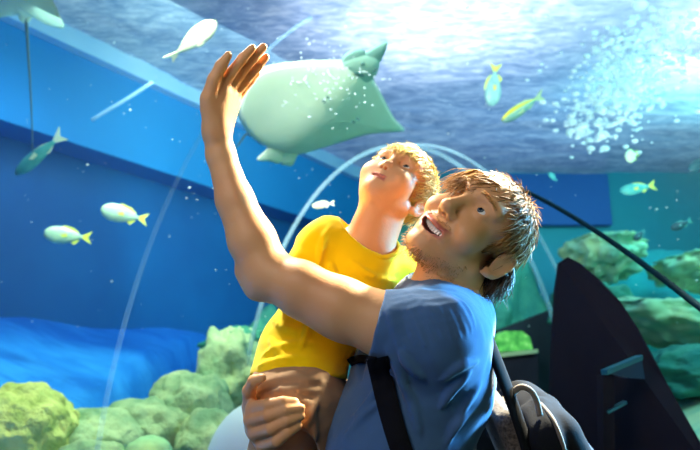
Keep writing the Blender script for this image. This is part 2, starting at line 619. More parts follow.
class Vol:
    def __init__(self, xs, ys, zs):
        self.ax = [np.asarray(v, np.float32) for v in (xs, ys, zs)]
        self.F = np.full([len(v) for v in self.ax], 0.5, np.float32)

    def put(self, prim, k=0.01, op='u', fr=None):
        c, r = (prim.c, prim.r) if fr is None else (fr.pt(prim.c), prim.r * fr.s)
        mg = r + k + 0.012
        sl = []
        for i in range(3):
            a = np.searchsorted(self.ax[i], c[i] - mg)
            b = np.searchsorted(self.ax[i], c[i] + mg)
            if b <= a:
                return
            sl.append(slice(a, b))
        x = self.ax[0][sl[0]][:, None, None]
        y = self.ax[1][sl[1]][None, :, None]
        z = self.ax[2][sl[2]][None, None, :]
        if fr is None:
            d = prim.f(x, y, z)
        else:
            x, y, z = x - fr.t[0], y - fr.t[1], z - fr.t[2]
            R = fr.R
            q = [(x * R[0, i] + y * R[1, i] + z * R[2, i]) / fr.s for i in range(3)]
            d = prim.f(*q) * fr.s
        d = np.broadcast_to(d, self.F[tuple(sl)].shape).astype(np.float32)
        A = self.F[tuple(sl)]
        if op == 'u':
            h = np.maximum(k - np.abs(A - d), 0) / k if k > 0 else 0
            self.F[tuple(sl)] = np.minimum(A, d) - h * h * k * 0.25
        else:
            h = np.maximum(k - np.abs(-A - d), 0) / k if k > 0 else 0
            self.F[tuple(sl)] = -(np.minimum(-A, d) - h * h * k * 0.25)

    def cut(self, p, n, keep_below=True):
        """remove everything on the positive side of the plane"""
        p, n = np.asarray(p, float), np.asarray(n, float)
        n = n / np.linalg.norm(n)
        x = self.ax[0][:, None, None] - p[0]
        y = self.ax[1][None, :, None] - p[1]
        z = self.ax[2][None, None, :] - p[2]
        self.F = np.maximum(self.F, (x * n[0] + y * n[1] + z * n[2]).astype(np.float32))

    def sample(self, P):
        P = np.atleast_2d(P)
        idx = [np.clip(np.searchsorted(self.ax[i], P[:, i]), 0, len(self.ax[i]) - 1) for i in range(3)]
        return self.F[idx[0], idx[1], idx[2]]

    def hit(self, px, py, d0=0.7, d1=1.6):
        ds = np.arange(d0, d1, 0.001)
        P = np.stack([C(px, py, d) for d in ds])
        v = self.sample(P)
        w = np.where(v < 0)[0]
        return P[w[0]] if len(w) else None

    def mesh(self, relax=1):
        F = self.F
        ins = F < 0
        nx, ny, nz = F.shape
        s = np.zeros((nx - 1, ny - 1, nz - 1), np.int8)
        for i in (0, 1):
            for j in (0, 1):
                for l in (0, 1):
                    s += ins[i:nx - 1 + i, j:ny - 1 + j, l:nz - 1 + l]
        act = np.argwhere((s > 0) & (s < 8))
        idm = np.full(s.shape, -1, np.int32)
        idm[act[:, 0], act[:, 1], act[:, 2]] = np.arange(len(act))
        acc = np.zeros((len(act), 3))
        cnt = np.zeros(len(act))
        corner = [(i, j, l) for i in (0, 1) for j in (0, 1) for l in (0, 1)]
        val = {c: F[act[:, 0] + c[0], act[:, 1] + c[1], act[:, 2] + c[2]] for c in corner}
        pos = [[self.ax[a][act[:, a] + o] for o in (0, 1)] for a in range(3)]
        for c in corner:
            for a in range(3):
                if c[a] == 0:
                    e = list(c)
                    e[a] = 1
                    e = tuple(e)
                    v0, v1 = val[c], val[e]
                    m = (v0 < 0) != (v1 < 0)
                    t = np.where(m, v0 / np.where(m, v0 - v1, 1), 0)
                    for b in range(3):
                        if b == a:
                            acc[:, b] += np.where(m, pos[a][0] + t * (pos[a][1] - pos[a][0]), 0)
                        else:
                            acc[:, b] += np.where(m, pos[b][c[b]], 0)
                    cnt += m
        V = acc / cnt[:, None]
        Q = []
        for a in range(3):
            b, c = (a + 1) % 3, (a + 2) % 3
            s0 = [slice(None)] * 3
            s1 = [slice(None)] * 3
            s0[a] = slice(0, -1)
            s1[a] = slice(1, None)
            ch = ins[tuple(s0)] != ins[tuple(s1)]
            e = np.argwhere(ch)
            e = e[(e[:, b] > 0) & (e[:, c] > 0) & (e[:, b] < F.shape[b] - 1) & (e[:, c] < F.shape[c] - 1)]
            fl = ins[e[:, 0], e[:, 1], e[:, 2]]

            def cell(db, dc):
                g = e.copy()
                g[:, b] += db
                g[:, c] += dc
                return idm[g[:, 0], g[:, 1], g[:, 2]]
            q = np.stack([cell(-1, -1), cell(0, -1), cell(0, 0), cell(-1, 0)], 1)
            q[~fl] = q[~fl][:, ::-1]
            Q.append(q)
        Q = np.concatenate(Q)
        Q = Q[(Q >= 0).all(1)]
        for _ in range(relax):
            E = np.concatenate([Q[:, [0, 1]], Q[:, [1, 2]], Q[:, [2, 3]], Q[:, [3, 0]]])
            E = np.concatenate([E, E[:, ::-1]])
            n = np.bincount(E[:, 0], minlength=len(V)).astype(float)
            S = np.stack([np.bincount(E[:, 0], V[E[:, 1], i], minlength=len(V)) for i in range(3)], 1)
            ok = n > 0
            V[ok] = V[ok] * 0.5 + 0.5 * S[ok] / n[ok][:, None]
        return V, Q


def vnormals(V, Q):
    fn = np.cross(V[Q[:, 2]] - V[Q[:, 0]], V[Q[:, 3]] - V[Q[:, 1]])
    N = np.zeros_like(V)
    for i in range(4):
        for a in range(3):
            N[:, a] += np.bincount(Q[:, i], fn[:, a], minlength=len(V))
    return N / (np.linalg.norm(N, axis=1)[:, None] + 1e-12)


def big_mesh(name, V, Q, m, parent=None, attrs=None):
    """mesh from camera-axes vertices; moved to world axes here"""
    Vw = cam2w(V)
    me = bpy.data.meshes.new(name)
    me.vertices.add(len(Vw))
    me.vertices.foreach_set('co', Vw.astype(np.float32).ravel())
    me.loops.add(len(Q) * 4)
    me.loops.foreach_set('vertex_index', Q.astype(np.int32).ravel())
    me.polygons.add(len(Q))
    me.polygons.foreach_set('loop_start', np.arange(0, len(Q) * 4, 4, dtype=np.int32))
    me.polygons.foreach_set('use_smooth', np.ones(len(Q), bool))
    me.update(calc_edges=True)
    me.validate()
    for an, av in (attrs or {}).items():
        at = me.attributes.new(an, 'FLOAT', 'POINT')
        at.data.foreach_set('value', np.asarray(av, np.float32))
    me.materials.append(m)
    o = bpy.data.objects.new(name, me)
    COL.objects.link(o)
    if parent:
        o.parent = parent
        o.matrix_parent_inverse = parent.matrix_basis.inverted()
    return o


def wave(P, s, seed=0):
    """cheap smooth noise from sums of sines, about -1..1"""
    r = np.random.default_rng(seed)
    out = np.zeros(len(P))
    for i in range(7):
        d = r.normal(size=3)
        d /= np.linalg.norm(d)
        out += np.sin((P @ d) * s * (0.6 + 0.9 * r.random()) + r.random() * 6.28 + 1.2 * np.sin(P @ r.normal(size=3) * s * 0.5))
    return out / 4.0


# ------------------------------------------------------------------ heads
CROWN = {'man': .064, 'boy': .063}
BROW = {'man': .047, 'boy': .045}
def mir(c):
    return (-c[0], c[1], c[2])


def head(V, fr, kind):
    """local axes: x subject's right, y forward, z up; origin between the ears"""
    man = kind == 'man'

    def P(p, k=0.01, op='u'):
        V.put(p, k * fr.s, op, fr)
    P(ell((0, -.012, .052), (.075, .095, CROWN[kind])), .01)
    P(ell((0, .032, .050 if man else .046), (.064, .052, BROW[kind])), .02)
    P(ell((0, .042, -.004), (.057, .046, .062)), .02)
    if man:
        for s in (-1, 1):
            P(cap((s * .054, .002, -.045), (s * .015, .072, -.082), .019, .015), .02)
            P(ell((s * .040, .062, -.014), (.024, .026, .024)), .02)
        P(ell((0, .034, -.052), (.050, .050, .042)), .02)
        P(sph((0, .076, -.080), .017), .018)
    else:
        for s in (-1, 1):
            P(cap((s * .044, .000, -.034), (s * .012, .054, -.062), .022, .016), .02)
            P(ell((s * .036, .052, -.018), (.028, .029, .028)), .02)
        P(ell((0, .030, -.042), (.046, .046, .036)), .02)
        P(sph((0, .060, -.062), .012), .022)
    ex, ey, ez = (.032, .070, .030) if man else (.030, .062, .020)
    sc = 1.0
    # brow ridge, eye sockets, lids
    for s in (-1, 1):
        P(cap((s * .014, ey + .014, ez + .019), (s * .048, ey + .000, ez + .018), .0095 if man else .006, .009 if man else .006), .016)
        P(ell((s * ex, ey + .028, ez - .001), (.019, .016, .012)), .014, 's')
        P(sph((s * ex, ey, ez), .0142), .006)
        P(cap((s * (ex - .0110), ey + .0165, ez - .001), (s * (ex + .0115), ey + .0135, ez + .001), .0062, .0054), .002, 's')
    # nose
    if man:
        P(cap((0, .086, .028), (0, .106, -.004), .0085, .0105), .012)
        P(sph((0, .1065, -.0075), .0115), .008)
        for s in (-1, 1):
            P(ell((s * .0125, .094, -.0125), (.0085, .011, .0085)), .007)
            P(ell((s * .0068, .103, -.0205), (.0040, .0060, .0042)), .003, 's')
    else:
        P(cap((0, .073, .018), (0, .085, -.006), .006, .0085), .012)
        P(sph((0, .0865, -.0085), .0095), .008)
        for s in (-1, 1):
            P(ell((s * .0100, .077, -.0125), (.0072, .009, .0072)), .007)
            P(ell((s * .0052, .085, -.0185), (.0032, .0045, .0032)), .003, 's')
    # mouth
    if man:
        up = [(-.035, .0765, -.036), (-.024, .086, -.0415), (-.012, .0925, -.0415), (-.004, .0945, -.0405), (.004, .0945, -.0405), (.012, .0925, -.0415), (.024, .086, -.0415), (.035, .0765, -.036)]
        lo = [(-.034, .0765, -.036), (-.027, .082, -.050), (-.014, .0875, -.0595), (0, .0895, -.0625), (.014, .0875, -.0595), (.027, .082, -.050), (.034, .0765, -.036)]
        P(ell((0, .064, -.048), (.037, .032, .027)), .016)
        for a, b in zip(up[:-1], up[1:]):
            P(cap(a, b, .0038, .0038), .006)
        for a, b in zip(lo[:-1], lo[1:]):
            P(cap(a, b, .0046, .0046), .006)
        # open mouth: a smile-shaped slot between the lips
        sl = [(-.0295, .085, -.0385), (-.020, .091, -.0465), (-.010, .096, -.0500), (0, .098, -.0510), (.010, .096, -.0500), (.020, .091, -.0465), (.0295, .085, -.0385)]
        for (a, b), (r1, r2) in zip(zip(sl[:-1], sl[1:]), [(.0028, .0058), (.0058, .0072), (.0072, .0076), (.0076, .0072), (.0072, .0058), (.0058, .0028)]):
            P(cap(np.array(a) - (0, .012, 0), np.array(b) - (0, .012, 0), r1, r2, (0, 1, 0), 3.2), .002, 's')
        for s in (-1, 1):
            P(cap((s * .0195, .1000, -.0120), (s * .043, .0835, -.040), .0026, .0020), .010, 's')
    else:
        up = [(-.020, .070, -.0405), (-.009, .0775, -.0385), (0, .079, -.0385), (.009, .0775, -.0385), (.020, .070, -.0405)]
        lo = [(-.019, .069, -.0425), (-.008, .075, -.0465), (0, .0765, -.0475), (.008, .075, -.0465), (.019, .069, -.0425)]
        for a, b in zip(up[:-1], up[1:]):
            P(cap(a, b, .0026, .0026), .006)
        for a, b in zip(lo[:-1], lo[1:]):
            P(cap(a, b, .0034, .0034), .006)
        sl = [(-.0205, .075, -.0415), (-.008, .0825, -.0424), (.008, .0825, -.0424), (.0205, .075, -.0415)]
        for a, b in zip(sl[:-1], sl[1:]):
            P(cap(a, b, .0019, .0019), .002, 's')
    # ears
    e0 = (.074, -.010, -.002) if man else (.068, -.008, -.004)
    for s in (-1, 1):
        T = np.array([s * e0[0], e0[1], e0[2]])
        out = np.array([s * .80, -.55, .12])
        out /= np.linalg.norm(out)
        fw = np.array([s * .50, .84, .0])
        fw -= out * fw.dot(out)
        fw = fw / np.linalg.norm(fw) if s < 0 else fw / np.linalg.norm(fw)
        e_up = np.array([0, -.16, .98])
        back = np.array([s * .55, -.83, 0])
        # plate standing off the head
        Rm = np.stack([np.cross(e_up, back), back, e_up], 1)
        Rm[:, 0] /= np.linalg.norm(Rm[:, 0])
        P(ell(T + back * .009 + e_up * .004, (.0045, .0165, .029), Rm), .006)
        rim = [T + back * a + e_up * b for a, b in ((-.002, .016), (.002, .029), (.012, .034), (.021, .028), (.0245, .014), (.022, .000), (.015, -.013), (.007, -.023), (.000, -.026), (-.003, -.018))]
        for a, b in zip(rim[:-1], rim[1:]):
            P(cap(a, b, .0038, .0038), .004)
        P(sph(T + back * .005 - e_up * .022, .0062), .006)
        o = Rm[:, 0] * (s * np.sign(Rm[0, 0]))
        P(ell(T + back * .009 + e_up * .000 + o * .006, (.005, .008, .012), Rm), .005, 's')
        P(ell(T + back * .012 + e_up * .016 + o * .006, (.004, .006, .008), Rm), .005, 's')


def lip_mask(V, fr, kind):
    q = fr.inv(V)
    if kind == 'man':
        z = q[:, 2] + .0475 - 6.0 * q[:, 0] ** 2
        m = np.clip(1.3 - (np.abs(q[:, 0]) / .032) ** 4, 0, 1) * np.clip(1.6 - (np.abs(z) / .0115) ** 4, 0, 1) * (q[:, 1] > .062)
    else:
        z = q[:, 2] + .0425
        m = np.clip(1.3 - (np.abs(q[:, 0]) / .020) ** 4, 0, 1) * np.clip(1.6 - (np.abs(z) / .0068) ** 4, 0, 1) * (q[:, 1] > .055)
    return np.clip(m, 0, 1)


def make_eyes(root, fr, kind, gaze):
    ex, ey, ez = (.032, .070, .030) if kind == 'man' else (.030, .062, .020)
    r = .0127
    for s in (-1, 1):
        c = np.array([s * ex, ey, ez])
        bm = bmesh.new()
        bmesh.ops.create_uvsphere(bm, u_segments=24, v_segments=16, radius=r * fr.s)
        ctr = Vector(cam2w(fr.pt(c)).tolist())
        bmesh.ops.translate(bm, verts=bm.verts, vec=ctr)
        me = bpy.data.meshes.new('eye')
        bm.to_mesh(me)
        bm.free()
        me.materials.append(M_EYE)
        me.polygons.foreach_set('use_smooth', np.ones(len(me.polygons), bool))
        o = bpy.data.objects.new('eye', me)
        COL.objects.link(o)
        o.parent = root
        g = np.array(gaze) / np.linalg.norm(gaze)
        a = np.cross(g, [0, 0, 1])
        a /= np.linalg.norm(a)
        b = np.cross(a, g)
        for nm, rad, lift, m in (('iris', .0064, .0004, M_IRIS), ('pupil', .0028, .0008, M_PUPIL)):
            Vv = [fr.pt(c + g * (r + lift))]
            for j in range(20):
                t = 2 * math.pi * j / 20
                d = g * math.sqrt(1 - (rad / r) ** 2) + (a * math.cos(t) + b * math.sin(t)) * rad / r
                Vv.append(fr.pt(c + d * (r + lift)))
            Vw = cam2w(np.array(Vv))
            link_mesh(nm, Vw, [(0, j + 1, (j + 1) % 20 + 1) for j in range(20)], m, o)


def strands(name, roots, dirs, m, parent, fr, seg=5):
    """roots: list of (point list in head axes, root radius); one mesh of tapered locks"""
    V, Fc = [], []
    for pts, r in roots:
        pts = [fr.pt(p) for p in pts]
        n = len(pts)
        rad = [r * fr.s * (1.0 - 0.85 * (i / (n - 1)) ** 1.6) for i in range(n)]
        v, f = tube_geo(pts, rad, 3, cap=False)
        o = len(V)
        V += v
        Fc += [tuple(i + o for i in q) for q in f]
    return link_mesh(name, cam2w(np.array(V)), Fc, m, parent)


# ------------------------------------------------------------------ people materials
def skin_mat(name, base, lip, spec=0.35):
    k = NT(name)
    at = k.new('ShaderNodeAttribute')
    at.attribute_name = 'lip'
    n1 = k.ramp(k.noise(14, 4), [(0.35, 0.0), (0.7, 1.0)])
    c = k.mix(n1, base, tuple(v * f for v, f in zip(base, (1.0, 0.90, 0.86))))
    k.set(k.mix(at.outputs['Fac'], c, lip), 0.5, spec)
    k.b.inputs['Subsurface Weight'].default_value = 0.10
    k.b.inputs['Subsurface Radius'].default_value = (0.012, 0.005, 0.003)
    k.b.inputs['Subsurface Scale'].default_value = 0.5
    k.bump(k.noise(220, 3), 0.25, 0.0015)
    return k.m


def plain(name, color, rough=0.5, spec=0.4):
    return NT(name).set(color, rough, spec).m


def fabric(name, c1, c2, weave=600, rough=0.9, scale=9, bump=0.25, sheen=0.15):
    k = NT(name)
    k.set(k.mix(k.ramp(k.noise(scale, 3), [(0.3, 0.0), (0.7, 1.0)]), c1, c2), rough, 0.15)
    k.b.inputs['Sheen Weight'].default_value = sheen
    k.bump(k.noise(weave, 2), bump, 0.0015)
    return k.m


M_SKIN = skin_mat('skin of the man', srgb('d4a06e'), srgb('b5685a'))
M_SKINB = skin_mat('skin of the boy', srgb('dca676'), srgb('c07060'))
M_EYE = plain('eye white', srgb('e8e4df'), 0.15, 0.5)
M_IRIS = plain('iris grey blue', srgb('4a5458'), 0.2)
M_PUPIL = plain('pupil', srgb('08080a'), 0.1)
M_TEETH = plain('teeth', srgb('f3ece0'), 0.25, 0.5)
M_MOUTH = plain('inside of mouth', srgb('4a1c1c'), 0.6)


def hair_mat(name, c1, c2):
    k = NT(name)
    k.set(k.mix(k.ramp(k.noise(60, 3), [(0.3, 0.0), (0.7, 1.0)]), c1, c2), 0.5, 0.2)
    return k.m


M_HAIR = hair_mat('hair dark blond', srgb('6e4a26'), srgb('b48648'))
M_HAIRB = hair_mat('hair light blond', srgb('ccb05c'), srgb('f0dc8c'))
M_NAPE_SHADE = hair_mat('hair nape shade', srgb('3f2c20'), srgb('5e4430'))  # shade at the nape put into a darker hair colour
M_BEARD = hair_mat('beard blond brown', srgb('8a6238'), srgb('c49858'))
M_SHIRT = fabric('heather blue jersey', srgb('3a5a82'), srgb('44668f'))
M_YELLOW = fabric('yellow jersey', srgb('f2cc00'), srgb('f6d400'))
M_KHAKI = fabric('khaki cotton', srgb('98785a'), srgb('a48464'))
M_JEANS = fabric('dark blue denim', srgb('27344e'), srgb('31405c'))
M_SHOE = plain('dark shoe leather', srgb('24211f'), 0.5)


# ------------------------------------------------------------------ the man
R_MAN = np.array([[-0.478, -0.427, 0.768], [0.656, -0.755, -0.011], [0.584, 0.499, 0.6405]])
u_, s_, vt_ = np.linalg.svd(R_MAN)
R_MAN = u_ @ vt_
HM = Frame(R_MAN, (0.2045, 1.072, -0.0165), .965)


def chain(V, pts, rads, k=0.01, n=None, fl=1.0, op='u'):
    for i in range(len(pts) - 1):
        V.put(cap(pts[i], pts[i + 1], rads[i], rads[i + 1], n, fl), k, op)


def build_man():
    fine = [(0.075, 0.335, .0017)], [(0.945, 1.185, .0017)], [(-0.135, 0.125, .0017)]
    V = Vol(axis_steps(-0.27, 0.40, .003, fine[0]), axis_steps(0.80, 1.42, .0034, fine[1]), axis_steps(-0.66, 0.335, .003, fine[2]))
    # torso core and neck, hidden under the shirt but one surface with the head
    DY = np.array([0, 1.0, 0])
    chain(V, [C(436, 322, 1.09), C(410, 400, 1.09), C(393, 450, 1.08), C(374, 590, 1.08)], [.085, .100, .105, .105], .02, DY, 1.35)
    neck0 = C(448, 312, 1.09)
    V.put(cap(neck0, HM.pt((0, -.022, -.035)), .060, .056), .02)
    V.put(cap(C(432, 306, 1.05), HM.pt((0, .02, -.05)), .045, .034), .02)
    head(V, HM, 'man')
    # left arm, raised
    pts = [C(428, 330, .97), C(385, 325, .975), C(340, 307, .985), C(300, 287, 1.0), C(269, 275, 1.02), C(252, 240, 1.03), C(235, 200, 1.04), C(221, 155, 1.05), C(217, 133, 1.05)]
    chain(V, pts, [.058, .050, .0465, .0415, .0410, .0385, .0305, .0235, .0225], .012)
    V.put(cap(C(300, 300, 1.0), C(345, 322, .985), .026, .028), .02)      # triceps
    V.put(cap(C(246, 272, 1.03), C(256, 288, 1.02), .018, .018), .015)    # elbow point
    V.put(cap(C(440, 327, 1.06), C(425, 332, .965), .060, .053), .03)
    # left hand: thumb side towards the viewer
    d = {'i': 1.030, 'm': 1.044, 'r': 1.058, 'p': 1.072}
    wr = C(217, 134, 1.05)
    kn = {'i': C(222, 86, 1.030), 'm': C(229, 89, 1.045), 'r': C(233, 95, 1.060), 'p': C(234, 103, 1.074)}
    for f in 'imrp':
        V.put(cap(wr + (0, (d[f] - 1.05) * .6, 0), kn[f], .0185, .0115), .012)
    fing = {'i': [kn['i'], C(231, 73, 1.029), C(243, 58, 1.030), C(252.5, 48, 1.033)],
            'm': [kn['m'], C(240, 74, 1.047), C(254, 57, 1.048), C(263.5, 47, 1.052)],
            'r': [kn['r'], C(245, 81, 1.063), C(258, 66, 1.066), C(266, 57, 1.070)],
            'p': [kn['p'], C(242, 91, 1.078), C(251, 80, 1.082), C(257.5, 73, 1.086)]}
    fr_ = {'i': [.0105, .0088, .0083, .0066], 'm': [.0108, .0092, .0085, .0068], 'r': [.0102, .0088, .0080, .0064], 'p': [.0092, .0076, .0070, .0056]}
    for f in 'imrp':
        chain(V, fing[f], fr_[f], .003)
    # thumb from the side of the palm
    V.put(cap(C(213, 124, 1.036), C(209, 99, 1.020), .0170, .0140), .012)
    chain(V, [C(209, 99, 1.020), C(214, 80, 1.012), C(221, 66, 1.010), C(228.5, 55, 1.012)], [.0140, .0108, .0094, .0064], .004)
    V.put(cap(C(211, 108, 1.03), C(222, 92, 1.036), .014, .010), .012)    # web of the thumb
    # right arm passes behind the boy and holds his thigh
    ra = [C(452, 330, 1.22), C(425, 400, 1.285), C(398, 462, 1.31), C(350, 462, 1.235), C(295, 450, 1.135), C(268, 440, 1.105)]
    chain(V, ra, [.058, .048, .043, .042, .030, .026], .012)
    V.put(cap(C(440, 325, 1.12), C(452, 330, 1.22), .07, .058), .03)
    # right hand wrapped round the leg of the shorts
    wr = C(266, 438, 1.095)
    kn = [C(253, 408, 1.010), C(251, 420, 1.008), C(255, 433, 1.008), C(263, 445, 1.010)]
    tips = [[C(268, 405, .981), C(283, 402, .977), C(295, 402, .981)], [C(268, 416, .975), C(286, 410, .971), C(301, 408, .975)],
            [C(271, 429, .973), C(287, 421, .969), C(301, 416, .974)], [C(277, 441, .974), C(288, 432, .970), C(298, 426, .974)]]
    for i in range(4):
        V.put(cap(wr, kn[i], .019, .0125), .012)
        chain(V, [kn[i]] + tips[i], [.0118, .0098, .0090, .0070], .003)
    V.put(cap(C(255, 428, 1.055), C(250, 406, 1.045), .017, .014), .01)
    chain(V, [C(250, 406, 1.040), C(249, 391, 1.020), C(254, 381, 1.005), C(262, 378, .998)], [.0125, .0108, .0098, .0074], .004)
    Vv, Q = V.mesh(1)
    body = big_mesh('person', Vv, Q, M_SKIN, None, {'lip': lip_mask(Vv, HM, 'man')})
    tag(body, 'smiling bearded man in blue T-shirt raising his open left hand and carrying the boy', 'person')
    return body, V


MAN, VMAN = build_man()
make_eyes(MAN, HM, 'man', (0.10, 0.98, 0.16))

# teeth and the dark of the mouth
Tv, Tf = [], []
for i in range(10):
    t = (i - 4.5) / 4.5
    x = t * .0245
    y = .0835 - 9.5 * x * x
    z = -.0470 + 8.5 * x * x
    w = .0026 if abs(t) < .5 else .0023
    hgt = .0050 * (1 - .25 * abs(t))
    tang = np.array([1, -19.0 * x, 0])
    tang /= np.linalg.norm(tang)
    nrm = np.array([-tang[1], tang[0], 0])
    if nrm[1] < 0:
        nrm = -nrm
    c = np.array([x, y, z])
    o = len(Tv)
    for a, b, e in ((-1, -1, -1), (1, -1, -1), (1, 1, -1), (-1, 1, -1), (-.92, -1, 1), (.92, -1, 1), (.92, 1, 1), (-.92, 1, 1)):
        sh = .85 if b < 0 else 1.0
        Tv.append(HM.pt(c + tang * a * w * sh + np.array([0, 0, 1]) * b * hgt + nrm * (e * .0018)))
    Tf += [(o, o + 3, o + 2, o + 1), (o + 4, o + 5, o + 6, o + 7), (o, o + 1, o + 5, o + 4), (o + 2, o + 3, o + 7, o + 6), (o + 1, o + 2, o + 6, o + 5), (o + 3, o, o + 4, o + 7)]
link_mesh('teeth', cam2w(np.array(Tv)), Tf, M_TEETH, MAN, smooth=False)
Tv, Tf = [], []
for j in range(5):
    for i in range(13):
        x = (i - 6) / 6 * .030
        Tv.append(HM.pt((x, .0745 - 9.5 * x * x, -.0510 + 8.5 * x * x + (j - 2) / 2 * .0115)))
for j in range(4):
    for i in range(12):
        a = j * 13 + i
        Tf.append((a, a + 1, a + 14, a + 13))
link_mesh('mouth_lining', cam2w(np.array(Tv)), Tf, M_MOUTH, MAN)


# hair
def scalp_point(d, kind, lift):
    """surface of the skull ellipsoids along direction d from the skull centre"""
    c0 = np.array((0, -.012, .052))
    r0 = np.array((.075, .095, CROWN[kind])) + lift
    t0 = 1 / np.sqrt(((d / r0) ** 2).sum())
    # second ellipsoid: intersect numerically
    c1 = np.array((0, .032, .050 if kind == 'man' else .046))
    r1 = np.array((.064, .052, BROW[kind])) + lift
    o = (c0 - c1) / r1
    e = d / r1
    A, B, Cq = (e * e).sum(), 2 * (o * e).sum(), (o * o).sum() - 1
    D = B * B - 4 * A * Cq
    t1 = (-B + math.sqrt(D)) / (2 * A) if D > 0 else 0
    return c0 + d * max(t0, t1)


def man_hair_region(p):
    x, y, z = abs(p[0]), p[1], p[2]
    if z > .086:
        return True
    if y > .052:
        return z > (.050 if p[0] > .012 else .078)
    if y > .018:
        return z > .040 + (y - .018) * 1.3
    if y > -.004:
        return z > -.004
    if y > -.030:
        return z > .036
    return z > -.100


def hair_locks(kind, count, region, whorl, length, stick, fall, rad, seed, curl=0.0, sweep=(0, 0, 0), cap_lift=.004):
    r = np.random.default_rng(seed)
    out = []
    c0 = np.array((0, -.012, .052))
    while len(out) < count:
        d = r.normal(size=3)
        d /= np.linalg.norm(d)
        p = scalp_point(d, kind, cap_lift)
        if not region(p):
            continue
        nrm = (p - c0) / np.array((.075, .095, .083)) ** 2
        nrm /= np.linalg.norm(nrm)
        fl = p - np.array(whorl)
        fl = fl / (np.linalg.norm(fl) + 1e-6) + np.array(sweep) + r.normal(size=3) * 0.22
        fl -= nrm * fl.dot(nrm)
        fl /= np.linalg.norm(fl) + 1e-6
        L = length(p) * (0.75 + 0.5 * r.random())
        st = stick(p) * (0.6 + 0.8 * r.random())
        pts = [p - nrm * .004]
        q = p.copy()
        cur = nrm * st + fl * (1 - st)
        cur /= np.linalg.norm(cur)
        cv = r.normal(size=3) * curl
        n = 6
        for i in range(n):
            q = q + cur * L / n
            # follow the skull, settle under gravity (world down in head axes)
            nn = (q - c0) / np.array((.075, .095, .083)) ** 2
            nn /= np.linalg.norm(nn)
            cur = cur + fall * DOWN[kind] * 0.25 + cv
            t = cur - nn * min(0, cur.dot(nn)) * 0.9
            if i > 1:
                t = t - nn * max(0, t.dot(nn)) * 0.35
            cur = t / (np.linalg.norm(t) + 1e-9)
            pts.append(q.copy())
        out.append((pts, rad * (0.7 + 0.6 * r.random())))
    return out


def world_down(fr):
    d = np.array([0, -sp, -cp])        # world -z in camera axes
    return fr.R.T @ d


DOWN = {'man': world_down(HM)}


def hair_cap(name, region, lift_fn, m, parent, fr, kind, nu=64, nv=40):
    V, idx, Fc = [], {}, []
    ok = {}
    for j in range(nv + 1):
        for i in range(nu):
            th = math.pi * j / nv
            ph = 2 * math.pi * i / nu
            d = np.array([math.sin(th) * math.cos(ph), math.sin(th) * math.sin(ph), math.cos(th)])
            p = scalp_point(d, kind, 0.0)
            ok[(i, j)] = region(p)
            bump = .003 * math.sin(23 * ph + 3 * th) * math.sin(17 * th)
            V.append(fr.pt(scalp_point(d, kind, lift_fn(p) + bump)))
    for j in range(nv):
        for i in range(nu):
            i2 = (i + 1) % nu
            if ok[(i, j)] and ok[(i2, j)] and ok[(i, j + 1)] and ok[(i2, j + 1)]:
                Fc.append((j * nu + i, (j + 1) * nu + i, (j + 1) * nu + i2, j * nu + i2))
    return link_mesh(name, cam2w(np.array(V)), Fc, m, parent)


def man_len(p):
    if -.034 < p[1] < .022 and p[2] < .062:
        return .016
    if p[1] > .03:
        return .034
    if p[2] > .10:
        return .046
    if p[2] < .02:
        return .055
    return .050


locks = hair_locks('man', 3600, man_hair_region, (.01, -.055, .128), man_len, lambda p: .10, .12, .0014, 3, .045, (0.25, -0.1, 0), .003)
rf = np.random.default_rng(31)
dn = DOWN['man']
nape = []
for i in range(1400):                             # longer hair over the nape, hanging down
    a = rf.uniform(-1.32, 1.1)
    z = rf.uniform(-.034, .030)
    rr = math.sqrt(max(0.02, 1 - ((z - .052) / .083) ** 2)) * 1.08 + .06
    p = np.array([.074 * rr * math.sin(a), -.012 - .094 * rr * math.cos(a), z])
    o_ = np.array([math.sin(a), -math.cos(a), 0])
    sl_ = rf.uniform(0, 1)
    q1 = p + o_ * .010 + dn * .010 * (1 - sl_) + np.array([0, 0, -.010 - .006 * sl_])
    q2 = q1 + dn * rf.uniform(.006, .016) * (1 - .6 * sl_) + np.array([0, 0, -.008 - .012 * sl_]) + rf.normal(size=3) * .006
    q3 = q2 + dn * rf.uniform(.000, .014) * (1 - .4 * sl_) + np.array([0, 0, -.008 - .014 * sl_]) + rf.normal(size=3) * .008
    nape.append((catmull([p - o_ * .006, q1, q2, q3], 3), .0016 * (.7 + .6 * rf.random())))
for i in range(260):                              # fringe that falls over the far side of the forehead
    x = rf.uniform(-.020, .056)
    p = scalp_point(np.array([x, .085, .045]) / np.linalg.norm([x, .085, .045]), 'man', .008)
    p[2] = rf.uniform(.058, .082)
    q1 = p + np.array([.004, .010, .000])
    q2 = q1 + np.array([.010, .008, -.020]) + rf.normal(size=3) * .004
    q3 = q2 + np.array([.010, -.002, -.022 - .010 * (x > .01)]) + rf.normal(size=3) * .005
    locks.append((catmull([p, q1, q2, q3], 3), .0013 * (.7 + .6 * rf.random())))
strands('nape_hair', nape, None, M_NAPE_SHADE, MAN, HM)
h_ = strands('hair', locks, None, M_HAIR, MAN, HM)
hair_cap('scalp_hair', man_hair_region, lambda p: .005, M_HAIR, h_, HM, 'man')

